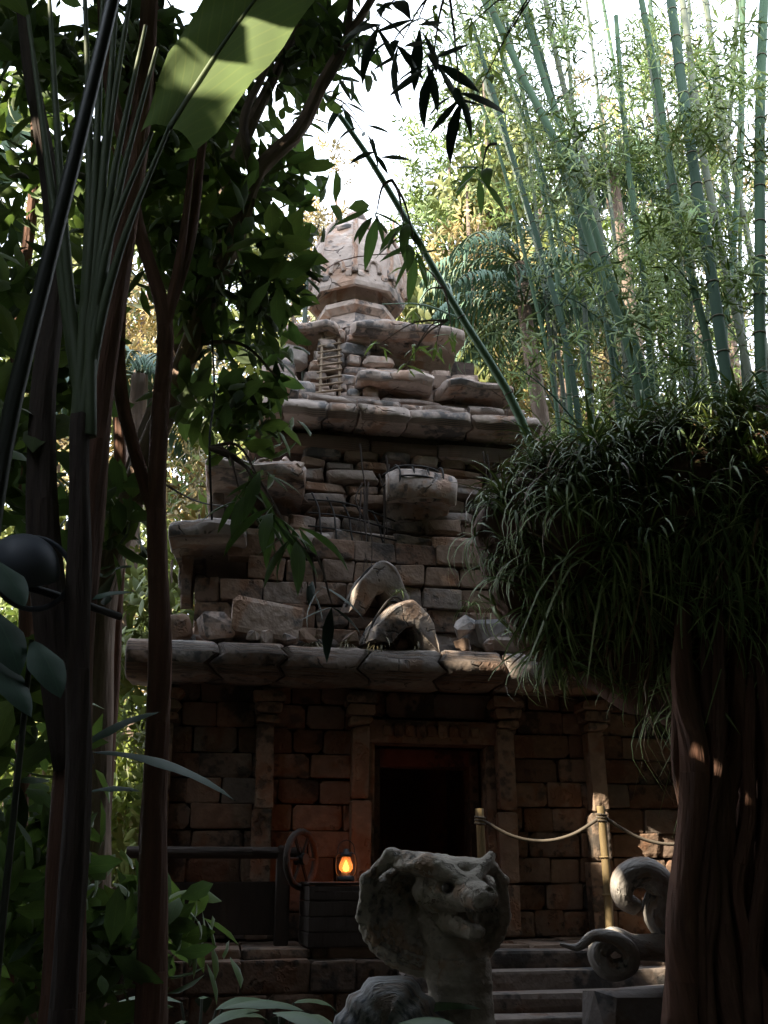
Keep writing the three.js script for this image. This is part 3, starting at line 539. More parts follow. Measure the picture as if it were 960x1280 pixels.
{
  const base = at(562, 1200, 7.7); base.y = 0;
  const c = thing('cobra_statue', 'carved stone cobra with flared hood and bared teeth before the doorway', 'statue', base); c.scale.set(.97, .92, .97);
  const head = (x, y, z) => {
    let d = ell(x, y, z, .02, 1.64, .1, .29, .17, .28);                                  // skull
    d = smin(d, cap(x, y, z, [.05, 1.66, .28], [.2, 1.595, .64], .155, .1), .07);          // snout
    d = smin(d, cap(x, y, z, [.02, 1.43, .2], [.15, 1.37, .5], .095, .065), .05);           // lower jaw
    d = smax(d, -cap(x, y, z, [.10, 1.475, .30], [.28, 1.46, .8], .05, .085), .02);        // open mouth
    d = smin(d, cap(x, y, z, [.10, 1.705, .5], [-.16, 1.83, .32], .05, .075), .025);      // brows sweep out into the hood's rim
    d = smin(d, cap(x, y, z, [-.16, 1.86, .28], [-.42, 1.9, .12], .06, .05), .04); d = smin(d, cap(x, y, z, [-.42, 1.9, .12], [-.6, 1.72, .06], .05, .045), .05); d = smin(d, cap(x, y, z, [-.6, 1.72, .06], [-.64, 1.45, .02], .045, .04), .05);
    d = smin(d, cap(x, y, z, [.14, 1.705, .5], [.3, 1.90, .24], .055, .03), .025); d = smin(d, cap(x, y, z, [.28, 1.84, .14], [.4, 1.72, .05], .035, .04), .04); d = smin(d, cap(x, y, z, [.4, 1.72, .05], [.42, 1.45, .0], .04, .04), .04);
    d = smin(d, ell(x, y, z, -.02, 1.82, .16, .38, .075, .26), .06);
    d = smax(d, -ell(x, y, z, -.04, 1.675, .44, .085, .045, .07), .02); d = smax(d, -ell(x, y, z, .22, 1.69, .44, .06, .045, .07), .02);
    d = smax(d, -ell(x, y, z, .25, 1.655, .70, .03, .022, .035), .012); d = smax(d, -ell(x, y, z, .14, 1.65, .725, .03, .022, .035), .012);
    const scale = .006 * Math.sin(x * 62 + y * 31) * Math.sin(y * 62 - x * 31); let hd = scale + smax(ell(x, y, z, -.11, 1.47, -.06, .56, .45, .24), -ell(x, y, z, -.11, 1.46, .24, .535, .41, .38), .03);
    d = smin(d, hd, .04);
    // neck and body with belly bands
    const band = .012 * Math.max(0, Math.cos(y * 44)) * sm(-.1, .2, z);
    let b = cap(x, y, z, [-.03, 1.45, -.04], [.07, 1.05, .05], .19, .2); b = smin(b, cap(x, y, z, [.07, 1.05, .05], [.06, .1, .05], .215, .29), .08) - band;
    d = smin(d, b, .07);
    return d + .006 * nz(x * 14, y * 14, z * 14) + .004 * nz(x * 30, y * 30, z * 30);
  };
  const top = march((x, y, z) => smax(head(x, y, z), 1.02 - y, .004), [-.1, 1.5, .2], .72, 112), low = march((x, y, z) => smax(head(x, y, z), y - 1.03, .004), [.04, .5, .05], .62, 52);
  part(c, 'body', boxUV(mergeGeometries([top, low]), .7), statueStone);
  const eyeM = std(lin(.06, .05, .04), { roughness: .4 });
  for (const [x, y, z] of [[-.035, 1.67, .40], [.21, 1.685, .40]]) { const e = part(c, 'eye', new THREE.SphereGeometry(.034, 12, 8), eyeM); e.position.set(x, y, z); }
  for (let k = 0; k < 7; k++) { const t = k / 6, e = part(c, 'tooth', new THREE.ConeGeometry(.014, .055, 6).rotateX(Math.PI), statueStone); e.position.set(.09 + t * .2, 1.505 - .01 * Math.sin(t * 3.14), .6 + .09 * Math.sin(t * 2.6)); e.scale.setScalar(1.3); }
  const coil = tube([V(-.75, .35, .35), V(-.62, .75, .3), V(-.42, .88, .28), V(-.25, .7, .32), V(-.2, .35, .36), V(-.22, 0, .36)], [.1, .17, .2, .2, .22, .24], 60, 16, .05);
  { const p = coil.attributes.position, n = coil.attributes.normal; for (let i = 0; i < 61; i++) for (let j = 0; j <= 16; j++) { const k = i * 17 + j, f = .016 * Math.sin(i * 1.5); p.setXYZ(k, p.getX(k) + n.getX(k) * f, p.getY(k) + n.getY(k) * f, p.getZ(k) + n.getZ(k) * f); } coil.computeVertexNormals(); }
  part(c, 'ribbed_coil', coil, greyStone);
}
// ---------- second carved serpent ----------
{
  const D = 9.1, b = at(800, 1200, D); b.y = 0; const s = thing('serpent_statue', 'grey stone serpent body looping beside the gnarled roots', 'statue', b);
  const q = (px, py, d = 0) => at(px, py, D + d).sub(b);
  part(s, 'body', tube([q(795, 1135, .1), q(778, 1122, .05), q(782, 1098), q(808, 1092), q(828, 1112, .02), q(822, 1140, .08), q(840, 1165, .12), q(862, 1190, .15), q(850, 1260, .1), q(845, 1330, 0)], [.07, .1, .125, .135, .14, .14, .14, .15, .17, .19], 64, 14, .14), serpentStone);
  part(s, 'tail', tube([q(868, 1186, .1), q(820, 1184, 0), q(790, 1183, -.06), q(765, 1174, -.1), q(748, 1192, -.1), q(762, 1212, -.1), q(786, 1206, -.12), q(786, 1186, -.2), q(766, 1172, -.24), q(742, 1170, -.22), q(722, 1184, -.2), q(700, 1180, -.2)], [.13, .12, .11, .1, .095, .09, .085, .075, .06, .05, .035, .012], 80, 12, .1), serpentStone);
  part(s, 'plinth', (() => { const g = rockGeo(1.3, .8, .7, 30, .5); g.translate(.1, .4, -.2); return g; })(), stone(.14, .12, .11));
}

// ---------- root-wrapped rock with hanging spider plants ----------
const rockP = at(860, 700, 7.6); rockP.y = 0;
const rockTop = at(860, 468, 7.2).y;
let rockMesh;
{
  const r = thing('rock_outcrop', 'tall dark reddish rock wrapped in gnarled roots under hanging plants', 'rock', rockP);
  const q = (px, py, d) => at(px, py, d).sub(rockP);
  const lo = at(690, 880, 7).y, sdf = (x, y, z) => {
    const top = rockTop - .12;
    let d = ell(x, y, z, .45, 3.9, -.2, 1.75, 1.35, 1.0); d = smin(d, ell(x, y, z, -.88, 4.0, 0, .76, .85, .7), .35); d = smin(d, ell(x, y, z, 1.2, 2.2, -1.0, .95, 2.6, .9), .5); d = smin(d, ell(x, y, z, 1.1, .6, -1.0, 1.0, 1.2, .9), .5);
    d = smax(d, y - top - .12 * nz(x * 1.5, 0, z * 1.5), .12);
    return d + .14 * nz(x * 1.7, y * 1.2, z * 1.7) + .05 * nz(x * 5, y * 3, z * 5);
  };
  rockMesh = part(r, 'rock_body', boxUV(march(sdf, [.6, 2.5, 0], 3, 84), .4), barkRoot);
  const roots = [[838, 870, 850, 1000, 835, 1290, .11], [868, 880, 882, 1050, 900, 1290, .09], [905, 860, 890, 1000, 925, 1290, .1], [938, 850, 950, 980, 940, 1290, .12], [970, 880, 960, 1050, 985, 1290, .1], [852, 950, 875, 1120, 870, 1290, .06], [920, 930, 905, 1120, 955, 1290, .07], [830, 960, 845, 1100, 862, 1290, .05], [890, 800, 930, 930, 905, 1130, .05], [948, 790, 915, 900, 930, 1050, .055]];
  { const r = rng(12); for (let k = 0; k < 16; k++) { const a = rr(835, 985, r), c = a + rr(-22, 22, r); roots.push([a, rr(800, 900, r), c, rr(980, 1080, r), c + rr(-25, 25, r), 1290, rr(.03, .07, r)]); } }
  roots.map(([a, b, c, d, e, f, w]) => [a + 16, b, c + 16, d, e + 16, f, w * .72]).forEach(([a, b, c, d, e, f, w], i) => { const z = 6.75 + (i % 5) * .09; const p = [q(a, b - 120, z + .15), q(a, b, z), q((a + c) / 2 + 6, (b + d) / 2, z - .03), q(c, d, z - .08), q((c + e) / 2 - 7, (d + f) / 2, z - .12), q(e, f, z - .2)]; part(r, 'root', tube(p, [w * .6, w * .85, w * .95, w * 1.0, w * 1.1, w * 1.4], 40, 9, .6, i * 3.3), i % 2 ? barkRoot : barkRed); });
}
function bladeTuft(n, len, hang, r) {   // a rosette of arching striped blades
  const pos = [], col = [], idx = [];
  for (let b = 0; b < n; b++) {
    const a = rr(0, 6.283, r), L = len * rr(.6, 1.15, r), w = rr(.005, .011, r), seg = 6, dead = r() < .1; let el = rr(.2, 1.45, r) - hang * .4, x = 0, y = 0, drop = rr(1.2, 3.2, r) + hang * .8;
    const k = rr(.7, 1.2, r), s = rr(.25, 1, r); const st = pos.length / 3; const ca = Math.cos(a), sa = Math.sin(a);
    for (let i = 0; i <= seg; i++) {
      if (i) { el = Math.max(-1.52, el - drop / seg); x += Math.cos(el) * L / seg; y += Math.sin(el) * L / seg; }
      const ww = w * (i === seg ? .1 : 1 - Math.pow(i / seg, 3) * .7);
      pos.push(x * ca - sa * ww, y + ww * .35, x * sa + ca * ww, x * ca, y, x * sa, x * ca + sa * ww, y + ww * .35, x * sa - ca * ww);
      const e = [.085 * k, .17 * k, .038 * k], m = [(.1 + .36 * s) * k, (.18 + .32 * s) * k, (.05 + .14 * s) * k]; if (dead) col.push(.2 * k, .13 * k, .06 * k, .24 * k, .16 * k, .08 * k, .2 * k, .13 * k, .06 * k); else col.push(...e, ...m, ...e);
      if (i) { const q = st + (i - 1) * 3; idx.push(q, q + 1, q + 3, q + 1, q + 4, q + 3, q + 1, q + 2, q + 4, q + 2, q + 5, q + 4); }
    }
  }
  const g = new THREE.BufferGeometry(); g.setAttribute('position', new THREE.Float32BufferAttribute(pos, 3)); g.setAttribute('color', new THREE.Float32BufferAttribute(col, 3)); g.setIndex(idx); g.computeVertexNormals(); return g;
}
{
  const r = rng(314), top = Array.from({ length: 4 }, () => bladeTuft(rr(18, 34, r), rr(.34, .55, r), -.25, r)), hang = Array.from({ length: 9 }, () => bladeTuft(rr(14, 30, r), rr(.3, .6, r), rr(-.1, .5, r), r)), curtain = Array.from({ length: 4 }, () => bladeTuft(rr(10, 18, r), rr(.7, 1.1, r), 1.5, r));
  rockMesh.updateWorldMatrix(true, false);
  const ray = new THREE.Raycaster();
  const hit = (px, py) => { const t = at(px, py, 7), o = V(0, EYE, 0); ray.set(o, t.sub(o).normalize()); return ray.intersectObject(rockMesh, false)[0]; };
  const TL = 'striped arching spider plant tuft growing on the rooted rock', TG = 'spider plants hanging over the rooted rock';
  let made = 0, tries = 0;
  while (made < 235 && tries++ < 3000) {
    const px = rr(560, 985, r), py = rr(470, 900, r);
    if (px > 760 && py > 760 && r() < .55) continue; if (px < 800 && px > 690 && py > 640 && py < 800 && r() < .5) continue;
    const h = hit(px, py); if (!h) continue;
    const n = h.face.normal.clone(), up = n.y, gset = up > .5 ? top : px > 780 && py > 560 && r() < .5 ? curtain : hang;
    const m = solo('spider_plant', TL, 'plant', gset[made % gset.length], bladeMat, TG);
    m.position.copy(h.point).addScaledVector(n, .01); m.quaternion.setFromUnitVectors(V(0, 1, 0), n.clone().multiplyScalar(rr(.3, .9, r)).add(V(0, .75, 0)).normalize()).multiply(new THREE.Quaternion().setFromAxisAngle(V(0, 1, 0), rr(0, 6.28, r))); const k = rr(.6, 1.3, r); m.scale.set(k, k, k);
    made++;
  }
  for (let k = 0; k < 46; k++) { // along the top rim
    const px = 610 + k * 8.2 + rr(-6, 6, r), x = at(px, 500, 7.1 + rr(-.3, .5, r)); ray.set(V(x.x, 12, x.z), V(0, -1, 0)); const h = ray.intersectObject(rockMesh, false)[0]; if (!h) continue;
    const m = solo('spider_plant', TL, 'plant', top[k % 4], bladeMat, TG); m.position.copy(h.point); m.rotation.y = rr(0, 6.28, r); const s = rr(.85, 1.3, r); m.scale.set(s, s, s);
  }
  for (const [x, y, z, s, what] of [[.55, 4.75, .02, .8, 'pale spider plant growing from the ledge beside the carved lump'], [-.45, 4.75, .5, .45, 'tiny spider plant inside the hollow grey fragment'], [1.0, 6.1, -.1, .6, 'spider plant sprouting below the carved lump']]) { const m = solo('spider_plant', what, 'plant', top[0], bladeMat); m.position.copy(toWorld(x, y, z)); m.scale.set(s, s, s); }
}

// ---------- bamboo ----------
function bambooCulm(label, pts, r0, r1, mat, o = {}) {
  const { group, spacing = .55, leaves = 1, seed = 5, from = .35, flare = 1.6 } = o, r = rng(seed);
  const foot = pts[0].clone(); const t = thing('bamboo_culm', label, 'bamboo', foot, group);
  const loc = pts.map(p => p.clone().sub(foot)), c = new THREE.CatmullRomCurve3(loc, false, 'centripetal'), L = c.getLength();
  part(t, 'culm', tube(loc, [r0, (r0 + r1) / 2, r1], 28, 9), mat);
  const n = Math.floor(L / spacing), nodeG = new THREE.TorusGeometry(1, .16, 5, 12).rotateX(Math.PI / 2), rings = [];
  for (let k = 1; k < n; k++) { const u = k / n, p = c.getPointAt(u), d = c.getTangentAt(u), s = (r0 + (r1 - r0) * u) * 1.02; const m = basis(d, V(0, 0, 1)).scale(V(s, s, s)); m.setPosition(p); rings.push(m); }
  rings.forEach(m => { const q = part(t, 'node', nodeG, nodeMat); q.applyMatrix4(m); });
  const blobs = [];
  for (let k = 0; k < 9 * leaves; k++) { const u = from + (1 - from) * Math.pow(r(), .8), p = c.getPointAt(Math.min(.999, u)).add(V(rr(-.9, .9, r), rr(-.4, .5, r), rr(-.9, .9, r))); blobs.push([p, .55, .4, .55]); }
  if (blobs.length) foliage(t, 'foliage', leafBamboo, SPRIG.bamboo, blobs, { seed: seed * 7, clumps: 3, per: 7, size: [.7, 1.3], tight: .5, tint: .4, warm: .5 });
  for (let k = 0; k < 3; k++) { const u = rr(.4, .85, r), p = c.getPointAt(u), e = p.clone().add(V(rr(-1, 1, r), rr(.2, .9, r), rr(-.6, .6, r))); part(t, 'branch', tube([p, p.clone().lerp(e, .5).add(V(0, .1, 0)), e], [.016, .012, .005], 6, 5), mat); }
  return t;
}
const down = (p) => V(p.x, 0, p.z);
function culmFrom(list, D, foot) { const pts = list.map(([x, y]) => at(x, y, D)); const a = pts[0], b = pts[1], f = a.clone().addScaledVector(a.clone().sub(b).normalize(), 3); pts.unshift(V(a.x + (a.x - b.x) * .9, 0, a.z)); return pts; }
const BG = 'bamboo culms behind the rooted rock', BL = 'green jointed bamboo culm leaning over behind the rooted rock', BP = 'pale grey green bamboo culm behind the rooted rock';
const culms = [
  [[[790, 450], [745, 325], [705, 200], [655, 100], [600, -20]], 13, .085, .06, culmGreen, BL], [[[800, 450], [760, 340], [720, 210], [680, 100], [648, -20]], 13.4, .08, .055, culmGreen, BL],
  [[[780, 425], [752, 300], [730, 200], [700, 90], [678, -20]], 14, .08, .05, culmPale, BP], [[[715, 465], [690, 360], [660, 260], [630, 160], [590, 30]], 13.2, .062, .04, culmDark, BL],
  [[[812, 445], [805, 350], [790, 250], [780, 150], [770, 20]], 14, .06, .045, culmGreen, BL], [[[887, 440], [865, 350], [845, 250], [825, 125], [798, -20]], 13, .075, .055, culmGreen, BL],
  [[[905, 450], [890, 350], [872, 240], [855, 125], [836, -20]], 12.6, .105, .08, culmDark, BL], [[[952, 475], [950, 300], [950, 150], [955, 0], [958, -40]], 12.6, .10, .08, culmGreen, BL],
  [[[935, 465], [905, 325], [880, 200], [860, 50], [850, -20]], 14.5, .085, .06, culmPale, BP], [[[867, 460], [850, 330], [835, 220], [815, 90], [800, -20]], 15, .08, .05, culmGrey, BP],
  [[[930, 440], [915, 300], [902, 180], [890, 60], [880, -20]], 16, .09, .06, culmGrey, BP], [[[735, 450], [728, 330], [722, 220], [712, 90], [700, -20]], 16, .07, .04, culmGrey, BP],
  [[[840, 450], [835, 300], [822, 180], [815, 60], [812, -20]], 16.5, .07, .05, culmGreen, BL], [[[690, 470], [665, 360], [640, 250], [610, 150], [560, 40]], 15.5, .05, .03, culmGreen, BL],
  [[[770, 450], [735, 320], [690, 180], [640, 60], [610, -20]], 15, .065, .04, culmDark, BL], [[[905, 440], [918, 300], [925, 180], [928, 50], [930, -20]], 15, .075, .05, culmGreen, BL], [[[960, 460], [935, 300], [905, 150], [880, 0], [870, -30]], 16, .08, .05, culmPale, BP],
  [[[880, 450], [893, 330], [908, 200], [918, 60], [924, -20]], 17, .07, .05, culmGrey, BP],
];
{ const r = rng(66); for (let k = 0; k < 12; k++) { const x0 = rr(690, 960, r), lean = rr(-150, 10, r) * (1 - (x0 - 690) / 330), D = rr(14, 19, r), q = [0, .25, .5, .75, 1].map(t => [x0 + lean * Math.pow(t, 1.3) + rr(-3, 3, r), 455 - t * 480]); culms.push([q, D, rr(.045, .065, r), .035, [culmGreen, culmDark, culmGrey][k % 3], k % 3 === 2 ? BP : BL]); } }
culms.forEach(([l, D, a, b, m, lab], i) => bambooCulm(lab, culmFrom(l, D), a * .92, b * .92, m, { group: lab === BL ? BG : 'pale bamboo culms behind the rooted rock', seed: 40 + i, spacing: rr(.5, .75), leaves: i > 17 ? .25 : i % 3 ? .5 : .8, from: .35 }));
{ // the thick culm that crosses in front of the temple
  const pts = [at(700, 640, 10.4), at(640, 500, 10.2), at(570, 385, 10), at(505, 270, 9.8), at(450, 180, 9.6), at(405, 118, 9.4)]; pts.unshift(at(850, 850, 10.8)); pts.unshift(V(at(910, 1150, 11).x, 0, -11));
  bambooCulm('long green bamboo culm slanting in front of the temple top', pts, .085, .03, culmFresh, { seed: 3, leaves: 0, spacing: 1.0 });
}

// ---------- sprays of long leaves ----------
const LANCE = [leafGeo(.34, .07, { seg: 5, droop: .5, fold: .3 }), leafGeo(.28, .055, { seg: 5, droop: .25, fold: .3 }), leafGeo(.4, .08, { seg: 5, droop: .8, fold: .3 })];
function spray(label, anchor, tips, mat, o = {}) {   // a twig from its hold to the leaf heads, each a whorl of lance leaves
  const { n = 7, size = 1, seed = 1, hang = .4 } = o, r = rng(seed), t = thing('leaf_spray', label, 'branch', anchor);
  for (const [p, k = 1] of tips) {
    const e = p.clone().sub(anchor); part(t, 'twig', tube([V(0, 0, 0), e.clone().multiplyScalar(.5).add(V(0, .12, 0)), e], [.014, .008, .004], 10, 5), barkGrey);
    for (let i = 0; i < n * k; i++) {
      const a = i / (n * k) * 6.283 + rr(-.3, .3, r), d = V(Math.cos(a), rr(-.9, .3, r) - hang, Math.sin(a) * .8);
      const m = part(t, 'leaf', LANCE[i % 3], mat); m.applyMatrix4(put(basis(d, V(rr(-.3, .3, r), 1, rr(-.3, .5, r))), e.clone().add(V(rr(-.05, .05, r), rr(-.05, .05, r), rr(-.05, .05, r))), size * rr(.75, 1.2, r)));
    }
  }
}
const A = (px, py, D) => at(px, py, D);
spray('drooping spray of long green leaves hanging before the temple left eaves', A(262, 560, 5.2), [[A(300, 615, 5.1)], [A(335, 640, 5.0), 1.3], [A(365, 670, 5.0), 1.2], [A(325, 600, 5.1)]], leafMid, { seed: 4, size: .85, hang: .5 });
spray('few broad dark leaves hanging over the main ledge', A(372, 690, 5.0), [[A(395, 735, 5), .5], [A(415, 755, 5), .4]], leafBlue, { seed: 9, size: .75, hang: .6 });
spray('spray of dark long leaves hanging over the spire', A(490, 225, 6.4), [[A(470, 268, 6.4)], [A(505, 285, 6.4), 1.2], [A(520, 310, 6.3)]], leafMid, { seed: 5, size: 1.05, hang: .45 });
spray('whorl of long leaves hanging right of the spire against the bamboo', A(620, 180, 6.6), [[A(602, 215, 6.5), 1.1]], leafMid, { seed: 6, size: 1.0, hang: .35 });
spray('dark leaves of the bough above the bright sky gap', A(560, -20, 6), [[A(500, 55, 6)], [A(540, 85, 6), 1.1], [A(575, 120, 6)], [A(520, 30, 6)], [A(470, 20, 6)]], leafBlue, { seed: 7, size: 1.15, hang: .35 });
spray('hanging dark leafy twigs over the sky gap beside the leaning tree', A(400, -30, 6.6), [[A(405, 60, 6.6)], [A(440, 20, 6.6), .8], [A(385, 150, 6.6), .8], [A(430, 105, 6.6), .6], [A(465, 55, 6.6), .7]], leafMid, { seed: 17, size: .7, hang: .3 });
spray('arching leafy bamboo twigs right of the sky gap', A(690, -40, 8), [[A(590, 20, 8)], [A(560, 60, 8)], [A(610, 90, 8)], [A(640, 40, 8)], [A(580, 150, 8), .8], [A(545, 10, 8)]], leafLime, { seed: 18, size: .6, hang: .3 });
spray('sparse curled leaves at the tip of the slanting bamboo', A(405, 118, 9.4), [[A(430, 130, 9.4), .5], [A(455, 160, 9.4), .5], [A(420, 95, 9.4), .5], [A(470, 190, 9.5), .5]], leafBlue, { seed: 8, size: 1.05, hang: .1 });
spray('fresh bamboo leaves hanging before the top temple eave', A(560, 400, 10), [[A(520, 435, 10)], [A(545, 432, 10)], [A(475, 430, 10), .7], [A(510, 455, 10), .7]], leafLime, { seed: 10, size: .62, hang: .3 });
spray('light green bamboo leaves beside the spire base', A(555, 360, 9.9), [[A(520, 385, 10), .8], [A(565, 420, 10)], [A(505, 330, 9.9), .6]], leafLime, { seed: 12, size: .62, hang: .2 });

// ---------- left trees ----------
function leftTree(name, label, trunks, blobs, o) {
  const { mat = barkRed, leaf = leafMid, seed = 1, parts = 80, foot, geo = SPRIG.broadB, per = 6, clumps = 7 } = o, r = rng(seed);
  const t = thing(name, label, 'tree', foot);
  trunks.forEach(([pts, rad, m = mat, nm = 'trunk'], i) => part(t, nm, tube(pts.map(p => p.clone().sub(foot)), rad, 44, 11, .22, seed + i * 5), m));
  if (blobs.length) foliage(t, 'crown', leaf, geo, blobs.map(([c, ...q]) => [c.clone().sub(foot), ...q]), { seed: seed * 3, clumps, per, size: [.9, 1.6], tight: .42, tint: .45, warm: .35, shell: .4 });
  const LG = [leafGeo(.16, .075, { seg: 4, droop: .5 }), leafGeo(.19, .08, { seg: 4, droop: .3, peak: .5 }), leafGeo(.13, .07, { seg: 4, droop: .8 })];
  for (let k = 0; k < parts && blobs.length; k++) { const [c, rx, ry, rz] = blobs[k % blobs.length], d = V(gauss(r), gauss(r), gauss(r) + .35).normalize(); const p = V(c.x + d.x * rx, c.y + d.y * ry, c.z + d.z * rz).sub(foot); const m = part(t, 'leaf', LG[k % 3], k % 4 ? leafDark : leafMid); m.applyMatrix4(put(basis(V(rr(-1, 1, r), rr(-1, .2, r), rr(-.5, 1, r)), V(rr(-.5, .5, r), 1, rr(-.2, .8, r))), p, rr(.8, 1.35, r))); }
  return t;
}
const gnd = (p) => V(p.x, -.1, p.z);
{
  const D = 4.6, f = gnd(A(70, 1270, D));
  leftTree('jungle_tree', 'dark reddish tree trunk rising behind the round lamp housing', [
    [[f, A(75, 1280, D), A(88, 1000, D), A(105, 720, D), A(128, 480, D), A(150, 330, D), A(176, 150, D), A(190, -40, D)], [.12, .1, .082, .07, .064, .06, .055, .05]],
    [[A(92, 960, D), A(62, 760, D - .1), A(52, 520, D - .1), A(70, 300, D), A(40, 100, D), A(20, -40, D)], [.09, .075, .06, .05, .045, .03], barkDark],
    [[A(168, 210, D), A(140, 120, D), A(125, -30, D)], [.045, .035, .03], barkRed, 'branch']],
    [blob(60, 110, 5.4, 110, 120, .6, 1.0), blob(50, 300, 5.4, 90, 90, .5, .8), blob(25, 470, 5.2, 60, 90, .4, .7), blob(200, 40, 5.6, 90, 60, .4, .6), blob(10, 640, 5, 40, 70, .4, .4), blob(140, 190, 5.8, 70, 80, .4, .5), blob(25, 880, 5.6, 45, 90, .3, .6), blob(10, 1100, 5.4, 60, 120, .4, .9), blob(120, 1200, 5.8, 90, 60, .4, .9), blob(150, 690, 6.2, 40, 60, .3, .25)], { seed: 21, foot: f, parts: 110 });
}
{
  const D = 5.6, f = gnd(A(190, 1260, D));
  leftTree('jungle_tree', 'slim straight brown tree in front of the temple left corner', [
    [[f, A(188, 1280, D), A(193, 1000, D), A(200, 820, D), A(196, 640, D), A(200, 520, D), A(206, 400, D), A(190, 340, D), A(172, 280, D), A(160, 130, D), A(170, -30, D)], [.085, .08, .072, .066, .06, .056, .052, .045, .04, .03, .02]],
    [[A(203, 430, D), A(225, 320, D), A(240, 200, D)], [.04, .03, .02], barkRed, 'branch'], [[A(196, 660, D), A(150, 480, D + .1), A(158, 300, D + .2), A(186, 120, D + .2), A(200, -30, D + .2)], [.035, .045, .042, .036, .03], barkRed, 'branch'], [[A(206, 400, D), A(238, 300, D + .1), A(258, 150, D + .1), A(300, 0, D + .1)], [.04, .034, .026, .02], barkRed, 'branch']],
    [blob(250, 330, 6.1, 60, 60, .3, .5), blob(220, 230, 6.2, 80, 60, .4, .6)], { seed: 22, foot: f, parts: 40 });
}
{
  const D = 6.4, f = gnd(A(120, 1200, D));
  leftTree('jungle_tree', 'pale forked tree leaning across towards the spire with sunlit bark', [
    [[f, A(118, 1000, D), A(128, 740, D), A(158, 640, D), A(192, 550, D), A(232, 450, D), A(262, 370, D), A(292, 300, D), A(322, 215, D), A(372, 165, D), A(410, 90, D), A(470, -10, D)], [.15, .13, .115, .105, .1, .092, .085, .08, .07, .06, .045, .03]],
    [[A(150, 665, D), A(176, 575, D + .1), A(205, 490, D + .2), A(235, 400, D + .3), A(262, 310, D + .3), A(290, 210, D + .3), A(345, 90, D + .2), A(380, 20, D + .2)], [.09, .085, .08, .075, .07, .06, .04, .03], barkGrey],
    [[A(318, 222, D), A(305, 150, D), A(330, 90, D), A(350, 40, D)], [.05, .035, .03, .02], barkGrey, 'branch'], [[A(390, 130, D), A(430, 60, D), A(440, -20, D)], [.04, .03, .02], barkGrey, 'branch'],
    [[A(270, 350, D), A(330, 330, D), A(380, 270, D - .1)], [.02, .012, .008], barkGrey, 'branch'], [[A(240, 430, D), A(300, 430, D), A(345, 470, D - .1)], [.02, .012, .008], barkGrey, 'branch']],
    [blob(310, 265, 6.9, 72, 60, .4, .7), blob(300, 430, 6.7, 50, 75, .4, .5), blob(395, 90, 6.8, 45, 70, .4, .9), blob(300, 150, 7, 60, 60, .4, .8), blob(230, 130, 7, 60, 90, .4, .9), blob(300, 520, 6.4, 35, 40, .3, .4), blob(340, 350, 6.2, 40, 40, .3, .4)], { mat: barkPale, seed: 23, foot: f, parts: 150 });
}
for (const [l, D, w, lab] of [[[[110, 1250], [140, 860], [150, 560], [132, 300], [150, 120], [140, -30]], 6.8, .05, 'slender reddish sapling stem between the banana plant and slim tree'], [[[20, 1250], [35, 800], [20, 450], [45, 200], [30, -30]], 6.4, .055, 'slender dark sapling stem by the left thicket']]) {
  const pts = l.map(([x, y]) => A(x, y, D)), f = gnd(pts[0]); pts[0] = f.clone();
  leftTree('sapling', lab, [[pts, [w * 1.2, w, w * .95, w * .85, w * .7, w * .5]]], [blob(l[3][0], l[3][1] - 60, D + .1, 45, 55, .3, .35), blob(l[4][0], l[4][1], D + .1, 60, 60, .3, .4)], { seed: 300 + Math.round(D * 10), foot: f, parts: 14 });
}
